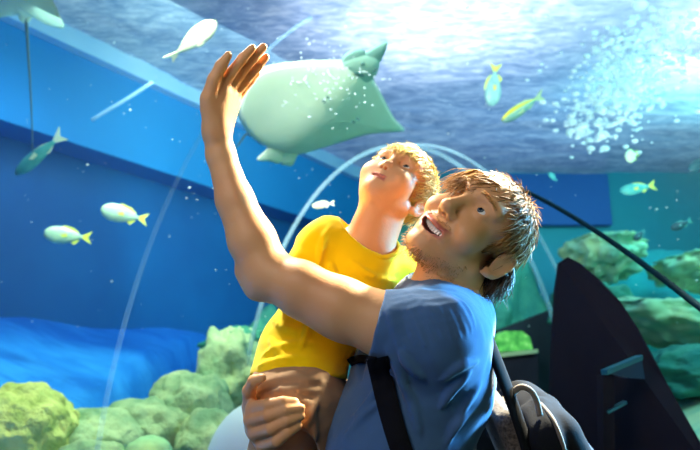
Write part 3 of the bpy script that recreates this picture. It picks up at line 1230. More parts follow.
# short beard on chin, jaw and upper lip
r_ = np.random.default_rng(11)
bl = []
tries = 0
while len(bl) < 1100 and tries < 60000:
    tries += 1
    q = np.array([r_.uniform(-.066, .066), r_.uniform(-.01, .10), r_.uniform(-.105, -.025)])
    x = abs(q[0])
    line = -.030 - .9 * max(0, q[1] - .005) * 0.75
    on_jaw = q[2] < line and not (x < .036 and q[2] > -.066 and q[1] > .06)
    on_lip = x < .030 and -.036 < q[2] < -.024 and q[1] > .07
    if not (on_jaw or on_lip):
        continue
    p = HM.pt(q)
    v = VMAN.sample(p)[0]
    if abs(v) > .0035:
        continue
    e = .004
    g = np.array([VMAN.sample(p + np.eye(3)[i] * e)[0] - VMAN.sample(p - np.eye(3)[i] * e)[0] for i in range(3)])
    g /= np.linalg.norm(g) + 1e-9
    nl = HM.R.T @ g
    chin = max(0, 1 - np.linalg.norm(q - np.array((0, .082, -.088))) / .034)
    L = (.0032 + .016 * chin) * (0.6 + 0.8 * r_.random())
    dr = nl * .6 + np.array([0, .15, -.75]) + r_.normal(size=3) * .25
    dr /= np.linalg.norm(dr)
    bl.append(([q - nl * .002, q + dr * L * .5, q + dr * L + r_.normal(size=3) * .0012], .0005))
strands('beard', bl, None, M_BEARD, MAN, HM)


def eyebrows(parent, fr, kind, m):
    ex, ey, ez = (.032, .070, .030) if kind == 'man' else (.030, .062, .020)
    rr = np.random.default_rng(5)
    V = VMAN if kind == 'man' else VBOY
    for s in (-1, 1):
        out = []
        for i in range(110 if kind == 'man' else 50):
            t = rr.random()
            x = s * (.013 + .036 * t)
            z = ez + .0165 + .006 * math.sin(math.pi * (0.25 + .6 * t)) + rr.normal() * .0017
            q = np.array([x, ey + .04, z])
            for _ in range(60):
                if V.sample(fr.pt(q))[0] < 0:
                    break
                q[1] -= .001
            dr = np.array([s * .85, .15, .35 - .6 * t])
            L = .008
            out.append(([q - (0, .001, 0), q + dr * L * .5 + (0, .0018, 0), q + dr * L + (0, .001, 0)], .00045))
        strands('eyebrow', out, None, m, parent, fr)


eyebrows(MAN, HM, 'man', M_BEARD)


# T-shirt
def build_shirt():
    V = Vol(axis_steps(-0.05, 0.32, .0032), axis_steps(0.80, 1.40, .0036), axis_steps(-0.62, -0.07, .0032))
    DY = np.array([0, 1.0, 0])
    V.put(cap(C(438, 318, 1.09), C(424, 365, 1.085), .092, .113, DY, 1.32), .02)
    V.put(cap(C(424, 365, 1.085), C(396, 450, 1.08), .113, .122, DY, 1.30), .03)
    V.put(cap(C(396, 450, 1.08), C(376, 560, 1.08), .124, .122, DY, 1.30), .03)
    # shoulders and sleeves
    V.put(cap(C(446, 318, 1.08), C(434, 336, .965), .066, .068), .03)
    V.put(cap(C(434, 336, .965), C(366, 325, .975), .068, .0585), .03)
    V.put(cap(C(447, 345, 1.0), C(449, 400, 1.02), .062, .058), .04)      # back of the shoulder
    V.put(cap(C(448, 318, 1.10), C(452, 330, 1.22), .066, .066), .03)
    V.put(cap(C(452, 330, 1.22), C(432, 390, 1.27), .066, .060), .03)
    # drape folds of the sleeve
    for a in [((392, 292), (405, 312), (416, 345)), ((404, 291), (420, 308), (436, 342)), ((416, 290), (436, 308), (452, 338)), ((428, 290), (450, 306), (466, 334)), ((440, 292), (462, 306), (474, 326)), ((398, 292), (412, 311), (425, 346)), ((410, 291), (428, 308), (444, 340)), ((422, 290), (443, 307), (459, 336)), ((434, 291), (456, 306), (471, 330)), ((386, 293), (397, 314), (407, 350)),
              ((383, 296), (392, 318), (400, 352)), ((400, 352), (410, 366), (424, 380)), ((388, 350), (400, 372), (408, 404)),
              ((398, 380), (412, 400), (420, 440)), ((352, 420), (372, 398), (384, 380)), ((344, 440), (362, 418), (380, 402)), ((470, 372), (455, 386), (440, 410)),
              ((480, 384), (466, 402), (452, 432)), ((478, 362), (460, 366), (442, 380)), ((472, 410), (458, 424), (446, 446))]:
        p = [V.hit(*q) for q in a]
        if any(x is None for x in p):
            print('fold missed', a, p)
            continue
        p = catmull(p, 4)
        nseg = len(p) - 1
        for i in range(nseg):
            w0 = math.sin(math.pi * (i + .4) / (nseg + .8))
            w1 = math.sin(math.pi * (i + 1.4) / (nseg + .8))
            V.put(cap(p[i] + (0, .0015, 0), p[i + 1] + (0, .0015, 0), .0010 + .0058 * w0, .0010 + .0058 * max(w1, 0)), .0050)
    # openings: sleeve mouth, neck, right sleeve
    hem = C(376, 326, .975)
    ax = C(340, 307, .985) - C(428, 330, .97)
    ax[1] -= .005
    V_cut = ax / np.linalg.norm(ax)
    x = V.ax[0][:, None, None]
    y = V.ax[1][None, :, None]
    z = V.ax[2][None, None, :]
    pl = ((x - hem[0]) * V_cut[0] + (y - hem[1]) * V_cut[1] + (z - hem[2]) * V_cut[2])
    near = np.maximum(np.sqrt((x - hem[0]) ** 2 + (y - hem[1]) ** 2 + (z - hem[2]) ** 2) - .10, 0)
    cutf = np.maximum(pl - near * 3, -1).astype(np.float32)
    V.F = np.maximum(V.F, np.where(cutf > -0.02, cutf, -1).astype(np.float32))
    nk = C(449, 294, 1.085)
    nn_ = np.array([.10, -.12, 1.0]) / np.linalg.norm([.10, -.12, 1.0])
    px_, py_, pz_ = x - nk[0], y - nk[1], z - nk[2]
    hgt = px_ * nn_[0] + py_ * nn_[1] + pz_ * nn_[2]
    rr_ = np.sqrt(np.maximum(px_ ** 2 + py_ ** 2 + pz_ ** 2 - hgt ** 2, 0))
    cutn = np.minimum(hgt, (.074 - rr_)).astype(np.float32)
    V.F = np.maximum(V.F, np.where(hgt < .09, cutn, -1).astype(np.float32))
    Vv, Q = V.mesh(1)
    N = vnormals(Vv, Q)
    Vv = Vv + N * (0.0016 * wave(Vv, 60, 2) + 0.0007 * wave(Vv, 170, 3))[:, None]
    return big_mesh('t_shirt', Vv, Q, M_SHIRT, MAN), V


SHIRT, VSHIRT = build_shirt()
# collar band
ring = []
for i in range(29):
    a = 2 * math.pi * i / 28
    ring.append(C(449, 294, 1.085) + np.array([.064 * math.cos(a), .068 * math.sin(a), -.0064 * math.cos(a) + .008 * math.sin(a)]))
tube('collar', cam2w(np.array(ring)), .006, M_SHIRT, SHIRT, 8)

# jeans and shoes carry him to the floor
V = Vol(axis_steps(-0.22, 0.32, .006), axis_steps(0.55, 1.30, .006), axis_steps(-1.75, -0.50, .006))


def w2c(p):
    x, y, z = p
    z -= CAMZ
    return np.array([x, y * cp + z * sp, -y * sp + z * cp])


hip_c = C(376, 560, 1.08)
hw = cam2w(hip_c)
V.put(cap(C(380, 540, 1.08), C(374, 600, 1.08), .120, .118, (0, 1, 0), 1.22), .02)
for s in (-1, 1):
    h0 = w2c((hw[0] - .01, hw[1] + s * .085, hw[2] - .04))
    kn_ = w2c((hw[0] - .035, hw[1] + s * .095, .50))
    an = w2c((hw[0] + .02, hw[1] + s * .10, .10))
    V.put(cap(h0, kn_, .098, .070), .03)
    V.put(cap(kn_, an, .070, .058), .02)
V.cut(C(380, 556, 1.08), (0.05, 0, 1))
Vv, Q = V.mesh(1)
Vv = Vv + vnormals(Vv, Q) * (0.003 * wave(Vv, 40, 8))[:, None]
big_mesh('jeans', Vv, Q, M_JEANS, MAN)
for s in (-1, 1):
    V = Vol(axis_steps(hw[0] - .30, hw[0] + .16, .006), axis_steps(hw[1] + s * .10 - .1, hw[1] + s * .10 + .1, .006), axis_steps(-.02, .16, .006))
    V.put(cap((hw[0] - .14, hw[1] + s * .11, .045), (hw[0] + .04, hw[1] + s * .10, .050), .042, .044), .01)
    V.put(cap((hw[0] + .02, hw[1] + s * .10, .06), (hw[0] + .02, hw[1] + s * .10, .11), .045, .046), .02)
    V.cut((0, 0, .001), (0, 0, -1))
    Vv, Q = V.mesh(1)
    Vc = np.stack([w2c(p) for p in Vv])
    big_mesh('shoe', Vc, Q, M_SHOE, MAN)


# ------------------------------------------------------------------ the boy
R_BOY = np.array([[-0.742, -0.114, 0.660], [0.506, -0.741, 0.442], [0.439, 0.662, 0.607]])
u_, s_, vt_ = np.linalg.svd(R_BOY)
R_BOY = u_ @ vt_
TB_ = math.radians(5)
R_BOY = R_BOY @ np.array([[1, 0, 0], [0, math.cos(TB_), -math.sin(TB_)], [0, math.sin(TB_), math.cos(TB_)]])
TR_ = math.radians(7)
R_BOY = np.array([[math.cos(TR_), 0, -math.sin(TR_)], [0, 1, 0], [math.sin(TR_), 0, math.cos(TR_)]]) @ R_BOY
HB = Frame(R_BOY, (0.0824, 1.200, 0.0640), 0.835)
DOWN['boy'] = world_down(HB)


def build_boy():
    fine = [(-0.04, 0.185, .0017)], [(1.055, 1.29, .0017)], [(-0.045, 0.165, .0017)]
    V = Vol(axis_steps(-0.26, 0.24, .0033, fine[0]), axis_steps(0.82, 1.42, .0036, fine[1]), axis_steps(-0.80, 0.18, .0033, fine[2]))
    head(V, HB, 'boy')
    V.put(cap(HB.pt((0, -.012, -.03)), C(370, 246, 1.18), .043, .046), .015)
    V.put(cap(HB.pt((0, .030, -.045)), C(360, 246, 1.165), .026, .030), .02)
    V.put(cap(C(352, 272, 1.19), C(306, 350, 1.155), .068, .064, (0, 1, 0), .85), .03)
    V.put(cap(C(306, 350, 1.155), C(298, 392, 1.11), .064, .068), .02)
    V.put(cap(C(320, 247, 1.16), C(392, 268, 1.215), .034, .034), .03)
    # right arm hangs behind the man's raised arm
    chain(V, [C(316, 245, 1.155), C(303, 276, 1.13), C(306, 306, 1.13), C(330, 318, 1.145), C(352, 316, 1.16)], [.034, .029, .025, .023, .018], .012)
    # left arm round the man's neck
    chain(V, [C(392, 268, 1.215), C(425, 272, 1.26), C(455, 275, 1.235), C(478, 285, 1.20)], [.034, .028, .026, .020], .012)
    for i in range(4):
        V.put(cap(C(478, 284, 1.20), C(492, 279 + 5 * i, 1.185), .011, .0065), .005)
    V.put(cap(C(478, 284, 1.20), C(484, 273, 1.205), .010, .007), .005)
    for i in range(4):
        V.put(cap(C(352, 316, 1.16), C(366, 311 + 4.5 * i, 1.165), .010, .006), .004)
    V.put(cap(C(352, 314, 1.16), C(358, 305, 1.155), .010, .0065), .005)
    # legs
    chain(V, [C(296, 402, 1.10), C(298, 455, 1.115), C(300, 520, 1.08), C(305, 580, 1.06), C(308, 650, 1.07)], [.060, .044, .040, .038, .028], .02)
    chain(V, [C(316, 405, 1.16), C(330, 470, 1.22), C(338, 500, 1.24), C(345, 570, 1.26), C(348, 640, 1.26)], [.060, .050, .042, .040, .028], .02)
    for a in (C(308, 650, 1.07), C(348, 640, 1.26)):
        V.put(cap(a, a + np.array([-.06, -.03, -.025]), .026, .020), .02)
    Vv, Q = V.mesh(1)
    body = big_mesh('person', Vv, Q, M_SKINB, None, {'lip': lip_mask(Vv, HB, 'boy')})
    tag(body, 'blond boy in yellow T-shirt and khaki shorts looking up, carried by the man', 'person')
    return body, V


BOY, VBOY = build_boy()
make_eyes(BOY, HB, 'boy', (0.05, 0.97, 0.20))
eyebrows(BOY, HB, 'boy', M_HAIRB)


def boy_hair_region(p):
    x, y, z = abs(p[0]), p[1], p[2]
    if z > .084:
        return True
    if y > .045:
        return z > .062
    if y > .015:
        return z > .030 + (y - .015) * 1.2
    if y > -.012:
        return z > .022
    return z > -.035


def boy_len(p):
    if p[1] > .03:
        return .042
    return .044


locks = hair_locks('boy', 3200, boy_hair_region, (0, -.055, .120), boy_len, lambda p: .08, .14, .0012, 9, .04, (0, .12, 0), .004)
h_ = strands('hair', locks, None, M_HAIRB, BOY, HB)
hair_cap('scalp_hair', boy_hair_region, lambda p: .005, M_HAIRB, h_, HB, 'boy')


def build_yellow():
    V = Vol(axis_steps(-0.22, 0.16, .003), axis_steps(1.02, 1.32, .0034), axis_steps(-0.32, 0.04, .003))
    V.put(cap(C(354, 270, 1.185), C(330, 310, 1.165), .080, .080, (0, 1, 0), .95), .03)
    V.put(cap(C(330, 310, 1.165), C(303, 352, 1.15), .080, .078, (0, 1, 0), .95), .03)
    V.put(cap(C(303, 352, 1.15), C(299, 380, 1.12), .080, .088), .02)
    V.put(cap(C(322, 246, 1.16), C(392, 268, 1.215), .043, .042), .03)
    V.put(cap(C(345, 240, 1.18), C(330, 238, 1.17), .040, .038), .03)
    V.put(cap(C(318, 247, 1.155), C(298, 288, 1.125), .0435, .040), .012)   # right sleeve
    V.put(cap(C(392, 268, 1.215), C(416, 270, 1.245), .042, .040), .02)
    folds = [((262, 356), (285, 346), (318, 344)), ((258, 366), (285, 360), (322, 360)), ((272, 320), (290, 330), (322, 330)), ((330, 226), (322, 244), (318, 266)),
             ((352, 262), (372, 276), (398, 282)), ((330, 262), (336, 280), (350, 292)), ((296, 232), (302, 246), (304, 262)), ((270, 340), (280, 352), (300, 366)), ((326, 300), (312, 320), (300, 350))]
    for a in folds:
        p = [V.hit(q[0], q[1], .9, 1.5) for q in a]
        if any(x is None for x in p):
            continue
        p = catmull(p, 4)
        nseg = len(p) - 1
        for i in range(nseg):
            w0 = math.sin(math.pi * (i + .4) / (nseg + .8))
            w1 = math.sin(math.pi * (i + 1.4) / (nseg + .8))
            V.put(cap(p[i] + (0, .002, 0), p[i + 1] + (0, .002, 0), .001 + .0052 * w0, .001 + .0052 * max(w1, 0)), .006)
    # openings
    V.put(cap(C(370, 243, 1.18), C(375, 208, 1.165), .050, .070), .006, 's')
    hem = C(298, 378, 1.12)
    V.cut(hem, C(299, 392, 1.11) - C(302, 352, 1.15) + np.array([0, .02, 0]))
    Vv, Q = V.mesh(1)
    Vv = Vv + vnormals(Vv, Q) * (0.0014 * wave(Vv, 70, 4) + .0006 * wave(Vv, 180, 5))[:, None]
    return big_mesh('t_shirt', Vv, Q, M_YELLOW, BOY)


YSHIRT = build_yellow()
ring = []
n_ = C(372, 235, 1.175) - C(368, 262, 1.185)
n_ /= np.linalg.norm(n_)
a_ = np.cross(n_, [0, 1, 0])
a_ /= np.linalg.norm(a_)
b_ = np.cross(n_, a_)
for i in range(29):
    a = 2 * math.pi * i / 28
    ring.append(C(370, 244, 1.178) + a_ * .0555 * math.cos(a) + b_ * .0535 * math.sin(a) - n_ * .012 * math.sin(a))
tube('collar', cam2w(np.array(ring)), .0048, M_YELLOW, YSHIRT, 8)


def build_shorts():
    V = Vol(axis_steps(-0.22, 0.10, .003), axis_steps(0.88, 1.34, .0034), axis_steps(-0.52, -0.18, .003))
    V.put(cap(C(301, 368, 1.13), C(296, 398, 1.10), .074, .083), .02)
    V.put(cap(C(296, 402, 1.09), C(291, 462, 1.06), .078, .074), .03)
    V.put(cap(C(316, 405, 1.16), C(330, 470, 1.22), .074, .066), .03)
    for a in [((262, 384), (292, 378), (326, 384)), ((268, 394), (298, 390), (330, 396)), ((284, 372), (306, 380), (328, 374)), ((300, 412), (312, 425), (314, 445)), ((280, 388), (300, 402), (326, 408)), ((318, 400), (308, 418), (303, 430))]:
        p = [V.hit(q[0], q[1], .85, 1.5) for q in a]
        if any(x is None for x in p):
            continue
        p = catmull(p, 4)
        nseg = len(p) - 1
        for i in range(nseg):
            w0 = math.sin(math.pi * (i + .4) / (nseg + .8))
            w1 = math.sin(math.pi * (i + 1.4) / (nseg + .8))
            V.put(cap(p[i] + (0, .002, 0), p[i + 1] + (0, .002, 0), .001 + .0068 * w0, .001 + .0068 * max(w1, 0)), .006)
    # waist and leg openings
    V.cut(C(301, 364, 1.13), C(302, 352, 1.15) - C(299, 392, 1.11))
    ax = C(291, 462, 1.06) - C(296, 402, 1.09)
    ax /= np.linalg.norm(ax)
    hem = C(291, 462, 1.06)
    x = V.ax[0][:, None, None]
    y = V.ax[1][None, :, None]
    z = V.ax[2][None, None, :]
    pl = (x - hem[0]) * ax[0] + (y - hem[1]) * ax[1] + (z - hem[2]) * ax[2]
    near = np.maximum(np.sqrt((x - hem[0]) ** 2 + (y - hem[1]) ** 2 + (z - hem[2]) ** 2) - .085, 0)
    V.F = np.maximum(V.F, np.where(pl - near * 3 > -.02, pl - near * 3, -1).astype(np.float32))
    V.put(cap(C(296, 440, 1.075), C(292, 480, 1.05), .056, .064), .003, 's')
    V.put(cap(C(290, 456, .86), C(291, 455, 1.05), .040, .044), .006, 's')
    Vv, Q = V.mesh(1)
    Vv = Vv + vnormals(Vv, Q) * (0.0018 * wave(Vv, 75, 6) + .0006 * wave(Vv, 200, 7))[:, None]
    return big_mesh('shorts', Vv, Q, M_KHAKI, BOY)


build_shorts()


# ------------------------------------------------------------------ backpack on the man's back
M_PACK = fabric('charcoal nylon', srgb('101218'), srgb('181b22'), 400, 0.95, sheen=0)
M_PACKLT = fabric('slate blue nylon', srgb('222c3c'), srgb('2c3848'), 400, 0.9, sheen=0)
M_MESHPAD = fabric('grey mesh padding', srgb('3a3632'), srgb('746a5e'), 260, 0.9, 220, 0.8)
M_PIPE = fabric('beige piping', srgb('6a5f52'), srgb('7a6e60'), 300, 0.7)
M_WEB = fabric('black webbing', srgb('0b0c11'), srgb('12141b'), 500, 0.95, sheen=0)


def sdf_part(name, prims, lo, hi, h, m, parent, wob=0.0, seed=1):
    V = Vol(axis_steps(lo[0], hi[0], h), axis_steps(lo[1], hi[1], h), axis_steps(lo[2], hi[2], h))
    for p in prims:
        if len(p) == 3:
            V.put(p[0], p[1], p[2])
        else:
            V.put(p[0], p[1])
    Vv, Q = V.mesh(1)
    if wob:
        Vv = Vv + vnormals(Vv, Q) * (wob * wave(Vv, 55, seed))[:, None]
    return big_mesh(name, Vv, Q, m, parent)


PACK = empty('backpack', W(540, 560, 1.10))
tag(PACK, 'charcoal and slate backpack with beige piping worn on the back of the blue T-shirt', 'backpack')
ld = C(540, 470, 1.1) - C(505, 388, 1.1)
ld /= np.linalg.norm(ld)                                  # down along the back
th_ = np.array([ld[2], 0, -ld[0]])                        # away from the back
if th_[0] < 0:
    th_ = -th_
RB = np.stack([th_, np.array([0, 1.0, 0]), ld], 1)
o_ = C(514, 396, 1.10)
VP = Vol(axis_steps(0.16, 0.55, .004), axis_steps(0.86, 1.32, .005), axis_steps(-0.75, -0.22, .004))
VP.put(rbox(o_ + ld * .22 + th_ * .020, (.045, .135, .210), RB, .04), .01)
VP.put(cap(o_ + ld * .12 + th_ * .028 + (0, -.05, 0), o_ + ld * .36 + th_ * .050 + (0, -.05, 0), .045, .06), .03)
for q in [((536, 404), (548, 425), (556, 450)), ((524, 412), (536, 432), (542, 452)), ((512, 420), (520, 440), (526, 456))]:
    p = [VP.hit(*e) for e in q]
    if all(e is not None for e in p):
        p = catmull(p, 4)
        for e, f in zip(p[:-1], p[1:]):
            VP.put(cap(e, f, .006, .006), .02)
Vv, Q = VP.mesh(1)
Vv = Vv + vnormals(Vv, Q) * (.0035 * wave(Vv, 45, 21))[:, None]
big_mesh('main_compartment', Vv, Q, M_PACK, PACK)
sdf_part('front_pocket', [(rbox(o_ + ld * .28 + th_ * .074, (.028, .115, .14), RB, .027), .01)],
         (0.22, 0.90, -0.85), (0.60, 1.30, -0.27), .005, M_PACKLT, PACK, .003, 22)
sdf_part('back_pad', [(rbox(o_ + ld * .165 - th_ * .040, (.020, .115, .185), RB, .018), .01)],
         (0.12, 0.92, -0.75), (0.42, 1.28, -0.22), .004, M_MESHPAD, PACK, .002, 23)
lp = [C(508, 404, .99), C(512, 394, .985), C(521, 387, .985), (C(531, 391, .985)), C(537, 402, .985), C(540, 416, .98)]
tube('carry_loop', cam2w(np.array(catmull(lp, 6))), .0050, M_PIPE, PACK, 8)
for q in [[(541, 404), (552, 418), (560, 436), (566, 456)], [(503, 398), (512, 412), (520, 430), (527, 452)]]:
    p = [VP.hit(*e) for e in q]
    p = [e for e in p if e is not None]
    if len(p) > 2:
        tube('piping', cam2w(np.array(catmull(p, 6))), .0035, M_PIPE, PACK, 6)
# shoulder strap over the back of the shoulder
sp_ = [C(440, 300, 1.045), C(453, 295, 1.03), C(468, 303, 1.01), C(481, 322, .995), C(491, 347, .985), C(502, 375, .98), C(513, 405, .975), C(523, 435, .97), C(530, 460, .97)]
tube('shoulder_strap', cam2w(np.array(catmull(sp_, 5))), .0050, M_WEB, PACK, 10, flat=np.array(cam2w(np.array([.63, .70, .28])) - cam2w(np.zeros(3))), flat_f=3.0)


def on_shirt(px, py, off=.004):
    p = VSHIRT.hit(px, py)
    if p is None:
        p = VMAN.hit(px, py)
    return None if p is None else p * (1 - off / np.linalg.norm(p))


def ribbon(name, pix, width, m, parent, thick=.003):
    """flat webbing lying on the shirt, its edges found on the cloth itself"""
    pix = catmull([np.array(q, float) for q in pix], 6)
    V, Fc = [], []
    last = None
    for i, q in enumerate(pix):
        t = pix[min(i + 1, len(pix) - 1)] - pix[max(i - 1, 0)]
        t = t / np.linalg.norm(t)
        nn = np.array([-t[1], t[0]])
        row = []
        for s in (-1, -.33, .33, 1):
            e = q + nn * s * width
            p = on_shirt(e[0], e[1])
            row.append(p)
        good = [p for p in row if p is not None]
        if not good:
            continue
        dm = np.median([p[1] for p in good])
        for s, p in zip((-1, -.33, .33, 1), row):
            e = q + nn * s * width
            d = dm if p is None else min(max(p[1], dm - .012), dm + .012)
            V.append(C(e[0], e[1], d - thick))
        for s in (1, .33, -.33, -1):
            e = q + nn * s * width
            V.append(C(e[0], e[1], dm + .010))
    n = len(V) // 8
    for i in range(n - 1):
        for j in range(8):
            a, b = i * 8 + j, i * 8 + (j + 1) % 8
            Fc.append((a, b, b + 8, a + 8))
    Fc += [tuple(range(8)), tuple((n - 1) * 8 + j for j in range(8))]
    return link_mesh(name, cam2w(np.array(V)), Fc, m, parent)


ribbon('chest_strap', [(377, 358), (382, 380), (388, 405), (395, 430), (404, 458)], 11, M_WEB, PACK)
ribbon('sternum_strap', [(343, 370), (349, 363), (360, 359), (376, 361)], 4.2, M_WEB, PACK)

# ------------------------------------------------------------------ rays
M_BELLY = mottled('ray belly pale green', srgb('e0f4d2'), srgb('e8f8d8'), 5, 0.5, 0.15, 30, 0.01, 0.4)
M_RAYTOP = mottled('ray back grey brown', srgb('4e6a70'), srgb('5d7a7e'), 6, 0.5, 0.1)
M_RAYDARK = plain('ray dark marks', srgb('3a5f5c'), 0.5)


def frame4(o, ax, ay, az):
    M = Matrix.Identity(4)
    for i, v in enumerate((ax, ay, az)):
        for j in range(3):
            M[j][i] = v[j]
    for j in range(3):
        M[j][3] = o[j]
    return M


def slab(name, pts, thick, m, root, power=.6, ridge=None, mats=None, lift=None):
    """solid with a rounded edge: outline pts (x, y), thick = half thickness at the middle"""
    pts = np.array(pts, float)
    pts = np.array(catmull([*pts, pts[0]], 4))[:-1]
    c = pts.mean(0)
    n, R = len(pts), 12
    V, Fc, mi = [], [], []
    for side in (1, -1):
        V.append((c[0], c[1], side * thick + (lift(c) if lift else 0)))
        for r in range(1, R + 1):
            f = (r / R) ** .85
            for p in pts:
                q = c + (p - c) * f
                h = thick * (1 - f ** 2) ** power
                if ridge:
                    h *= ridge(q)
                V.append((q[0], q[1], side * h + (lift(q) if lift else 0)))
    m1 = 1 + R * n
    for k_ in (0, 1):
        o = k_ * m1
        for j in range(n):
            t = [(o, o + 1 + j, o + 1 + (j + 1) % n)]
            for r in range(R - 1):
                a, b = o + 1 + r * n + j, o + 1 + r * n + (j + 1) % n
                t.append((a, a + n, b + n, b))
            for q in t:
                Fc.append(q if k_ == 0 else q[::-1])
                mi.append(k_)
    ob = link_mesh(name, V, Fc, m, None, True, mats or [m], mi if mats else None)
    bm = bmesh.new()
    bm.from_mesh(ob.data)
    bmesh.ops.remove_doubles(bm, verts=bm.verts, dist=1e-5)
    bmesh.ops.recalc_face_normals(bm, faces=bm.faces)
    bm.to_mesh(ob.data)
    bm.free()
    ob.parent = root
    return ob


def make_ray(label, axis, tips, disc, parts, marks, tail_to, group, dth=.075):
    """cownose ray lying in the plane of its body axis (nose, tail) and wing tips; z towards its back"""
    nose, tail = np.array(W(*axis[0])), np.array(W(*axis[1]))
    lt, rt = tips
    lo_, hi_ = -1.2, 1.2                          # slide the tips in depth until the wings stand square to the body
    f_ = lambda q: (np.array(W(rt[0], rt[1], rt[2] + q)) - np.array(W(lt[0], lt[1], lt[2] - q))).dot(nose - tail)
    for _ in range(50):
        mid = (lo_ + hi_) / 2
        if (f_(lo_) > 0) == (f_(mid) > 0):
            lo_ = mid
        else:
            hi_ = mid
    sx = np.array(W(lt[0], lt[1], lt[2] - mid)) - np.array(W(rt[0], rt[1], rt[2] + mid))
    L = np.linalg.norm(nose - tail)
    ay = (nose - tail) / L
    ax = sx - ay * sx.dot(ay)
    ax /= np.linalg.norm(ax)
    az = np.cross(ax, ay)
    o = (nose + tail) / 2
    eye_ = np.array(cam.location)

    def loc(px, py):                              # pixel ray meets the body plane -> body axes
        d = np.array(W(px, py, 1.0)) - eye_
        p = eye_ + d * ((o - eye_).dot(az) / d.dot(az))
        return ((p - o).dot(ax), (p - o).dot(ay))
    root = empty('stingray', o)
    root.matrix_basis = frame4(o, ax, ay, az)
    tag(root, label, 'stingray', group)
    slab('wing_disc', [loc(*p) for p in disc], L * dth, M_BELLY, root, .55, lambda q: .30 + .75 * math.exp(-(q[0] / (.30 * L)) ** 2), [M_RAYTOP, M_BELLY],
         lambda q: .05 * abs(q[0]) ** 1.5)
    for nm, pts, th, m in parts:
        slab(nm, [loc(*p) for p in pts], L * th, m, root, .5)
    for nm, (px, py), r in marks:
        x, y = loc(px, py)
        bm = bmesh.new()
        bmesh.ops.create_uvsphere(bm, u_segments=14, v_segments=10, radius=1)
        for v in bm.verts:
            v.co = Vector((x + v.co.x * r[0] * L, y + v.co.y * r[1] * L, r[2] * L + v.co.z * L * .012))
        me = bpy.data.meshes.new(nm)
        bm.to_mesh(me)
        bm.free()
        me.materials.append(M_RAYDARK)
        me.polygons.foreach_set('use_smooth', np.ones(len(me.polygons), bool))
        ob = bpy.data.objects.new(nm, me)
        COL.objects.link(ob)
        ob.parent = root
    Mi = root.matrix_basis.inverted()
    pts = [Mi @ Vector(p) for p in catmull([np.array(q) for q in tail_to], 8)]
    n = len(pts)
    v, f = tube_geo([np.array(p) for p in pts], [L * (.016 - .011 * i / (n - 1)) for i in range(n)], 8)
    t = link_mesh('tail', v, f, M_RAYTOP)
    t.parent = root
    return root


w = lambda *a: np.array(W(*a))
M_RAYLOBE = mottled('ray lobe grey green', srgb('86b0a4'), srgb('92bcae'), 6, 0.5, 0.1)
M_RAYHEAD = mottled('ray head grey green', srgb('a4cdb8'), srgb('b0d6c0'), 6, 0.5, 0.1)
make_ray('large pale green stingray seen from below gliding over the two people', ((371, 50, 3.10), (278, 152, 3.50)), ((239, 112, 3.10), (404, 134, 3.60)),
         [(345, 60), (325, 61), (300, 63), (278, 67), (258, 74), (244, 92), (238, 110), (242, 124), (252, 138), (266, 147), (282, 152), (298, 155), (318, 151), (345, 144), (372, 138), (404, 138), (409, 137), (406, 132), (397, 122), (385, 100), (374, 80), (362, 66)],
         [('head', [(340, 62), (350, 55), (364, 53), (378, 56), (379, 66), (373, 78), (360, 84), (347, 78)], .040, M_RAYHEAD),
          ('head_lobe', [(341, 61), (346, 54), (354, 50), (364, 50), (366, 58), (356, 66), (346, 68)], .020, M_RAYLOBE),
          ('head_lobe', [(362, 54), (372, 48), (383, 42.5), (386.5, 41.5), (387.5, 44), (384, 54), (378, 65), (371, 72), (362, 66)], .020, M_RAYLOBE),
          ('pelvic_fin', [(272, 144), (262, 154), (257, 160), (268, 161), (280, 163), (284, 152)], .02, M_BELLY),
          ('pelvic_fin', [(282, 150), (280, 163), (291, 166), (296, 158), (298, 150)], .02, M_BELLY)],
         [('nostril', (360, 60), (.018, .012, -.034)), ('mouth', (356, 69), (.060, .012, -.044)), ('nostril', (372, 66), (.012, .022, -.034)),
          ('gill_slit', (322, 88), (.018, .006, -.082)), ('gill_slit', (318, 92), (.018, .006, -.084)), ('gill_slit', (352, 110), (.018, .006, -.082)), ('gill_slit', (348, 113), (.018, .006, -.084))],
         [w(280, 148, 3.48), w(262, 143, 3.62), w(248, 134, 3.75), w(241, 141, 3.85), w(237, 147, 3.9)], 'stingrays')
make_ray('pale stingray half out of view at upper left, its long thin tail hanging down', ((8, -88, 2.70), (26, 20, 3.05)), ((-58, 10, 2.85), (68, 24, 3.10)),
         [(8, -84), (-20, -60), (-48, -20), (-60, 8), (-30, 20), (0, 18), (17, 15), (26, 18), (36, 17), (48, 25), (64, 28), (58, 12), (48, -10), (34, -50)],
         [('pelvic_fin', [(24, 10), (18, 14), (20, 21), (25, 23), (27, 15)], .02, M_BELLY), ('pelvic_fin', [(27, 10), (26, 23), (31, 20), (32, 13)], .02, M_BELLY)],
         [],
         [w(26, 16, 3.04), w(28, 50, 3.12), w(31, 100, 3.2), w(33, 160, 3.3)], 'stingrays')

# ------------------------------------------------------------------ fish
M_SILVER = mottled('fish silver', srgb('9cc6bc'), srgb('bcd8c0'), 30, 0.35, 0.1, 200, 0.002, 0.6)
M_YFIN = plain('fish yellow fin', srgb('d8e060'), 0.4)
M_PALEY = mottled('fish pale yellow', srgb('d8e2b0'), srgb('e8eccc'), 20, 0.4, 0.1, 200, 0.002)
M_TEALF = mottled('fish teal', srgb('3d9c9a'), srgb('58b0a4'), 20, 0.4, 0.1, 200, 0.002)
M_GREYF = mottled('fish grey green', srgb('7fb0b0'), srgb('98c0bc'), 20, 0.4, 0.1, 200, 0.002)
M_DARKF = mottled('fish dark teal', srgb('12424f'), srgb('1b5260'), 20, 0.45, 0.1, 200, 0.002)
M_YSTRIPE = plain('fish yellow back', srgb('e6e84a'), 0.4)


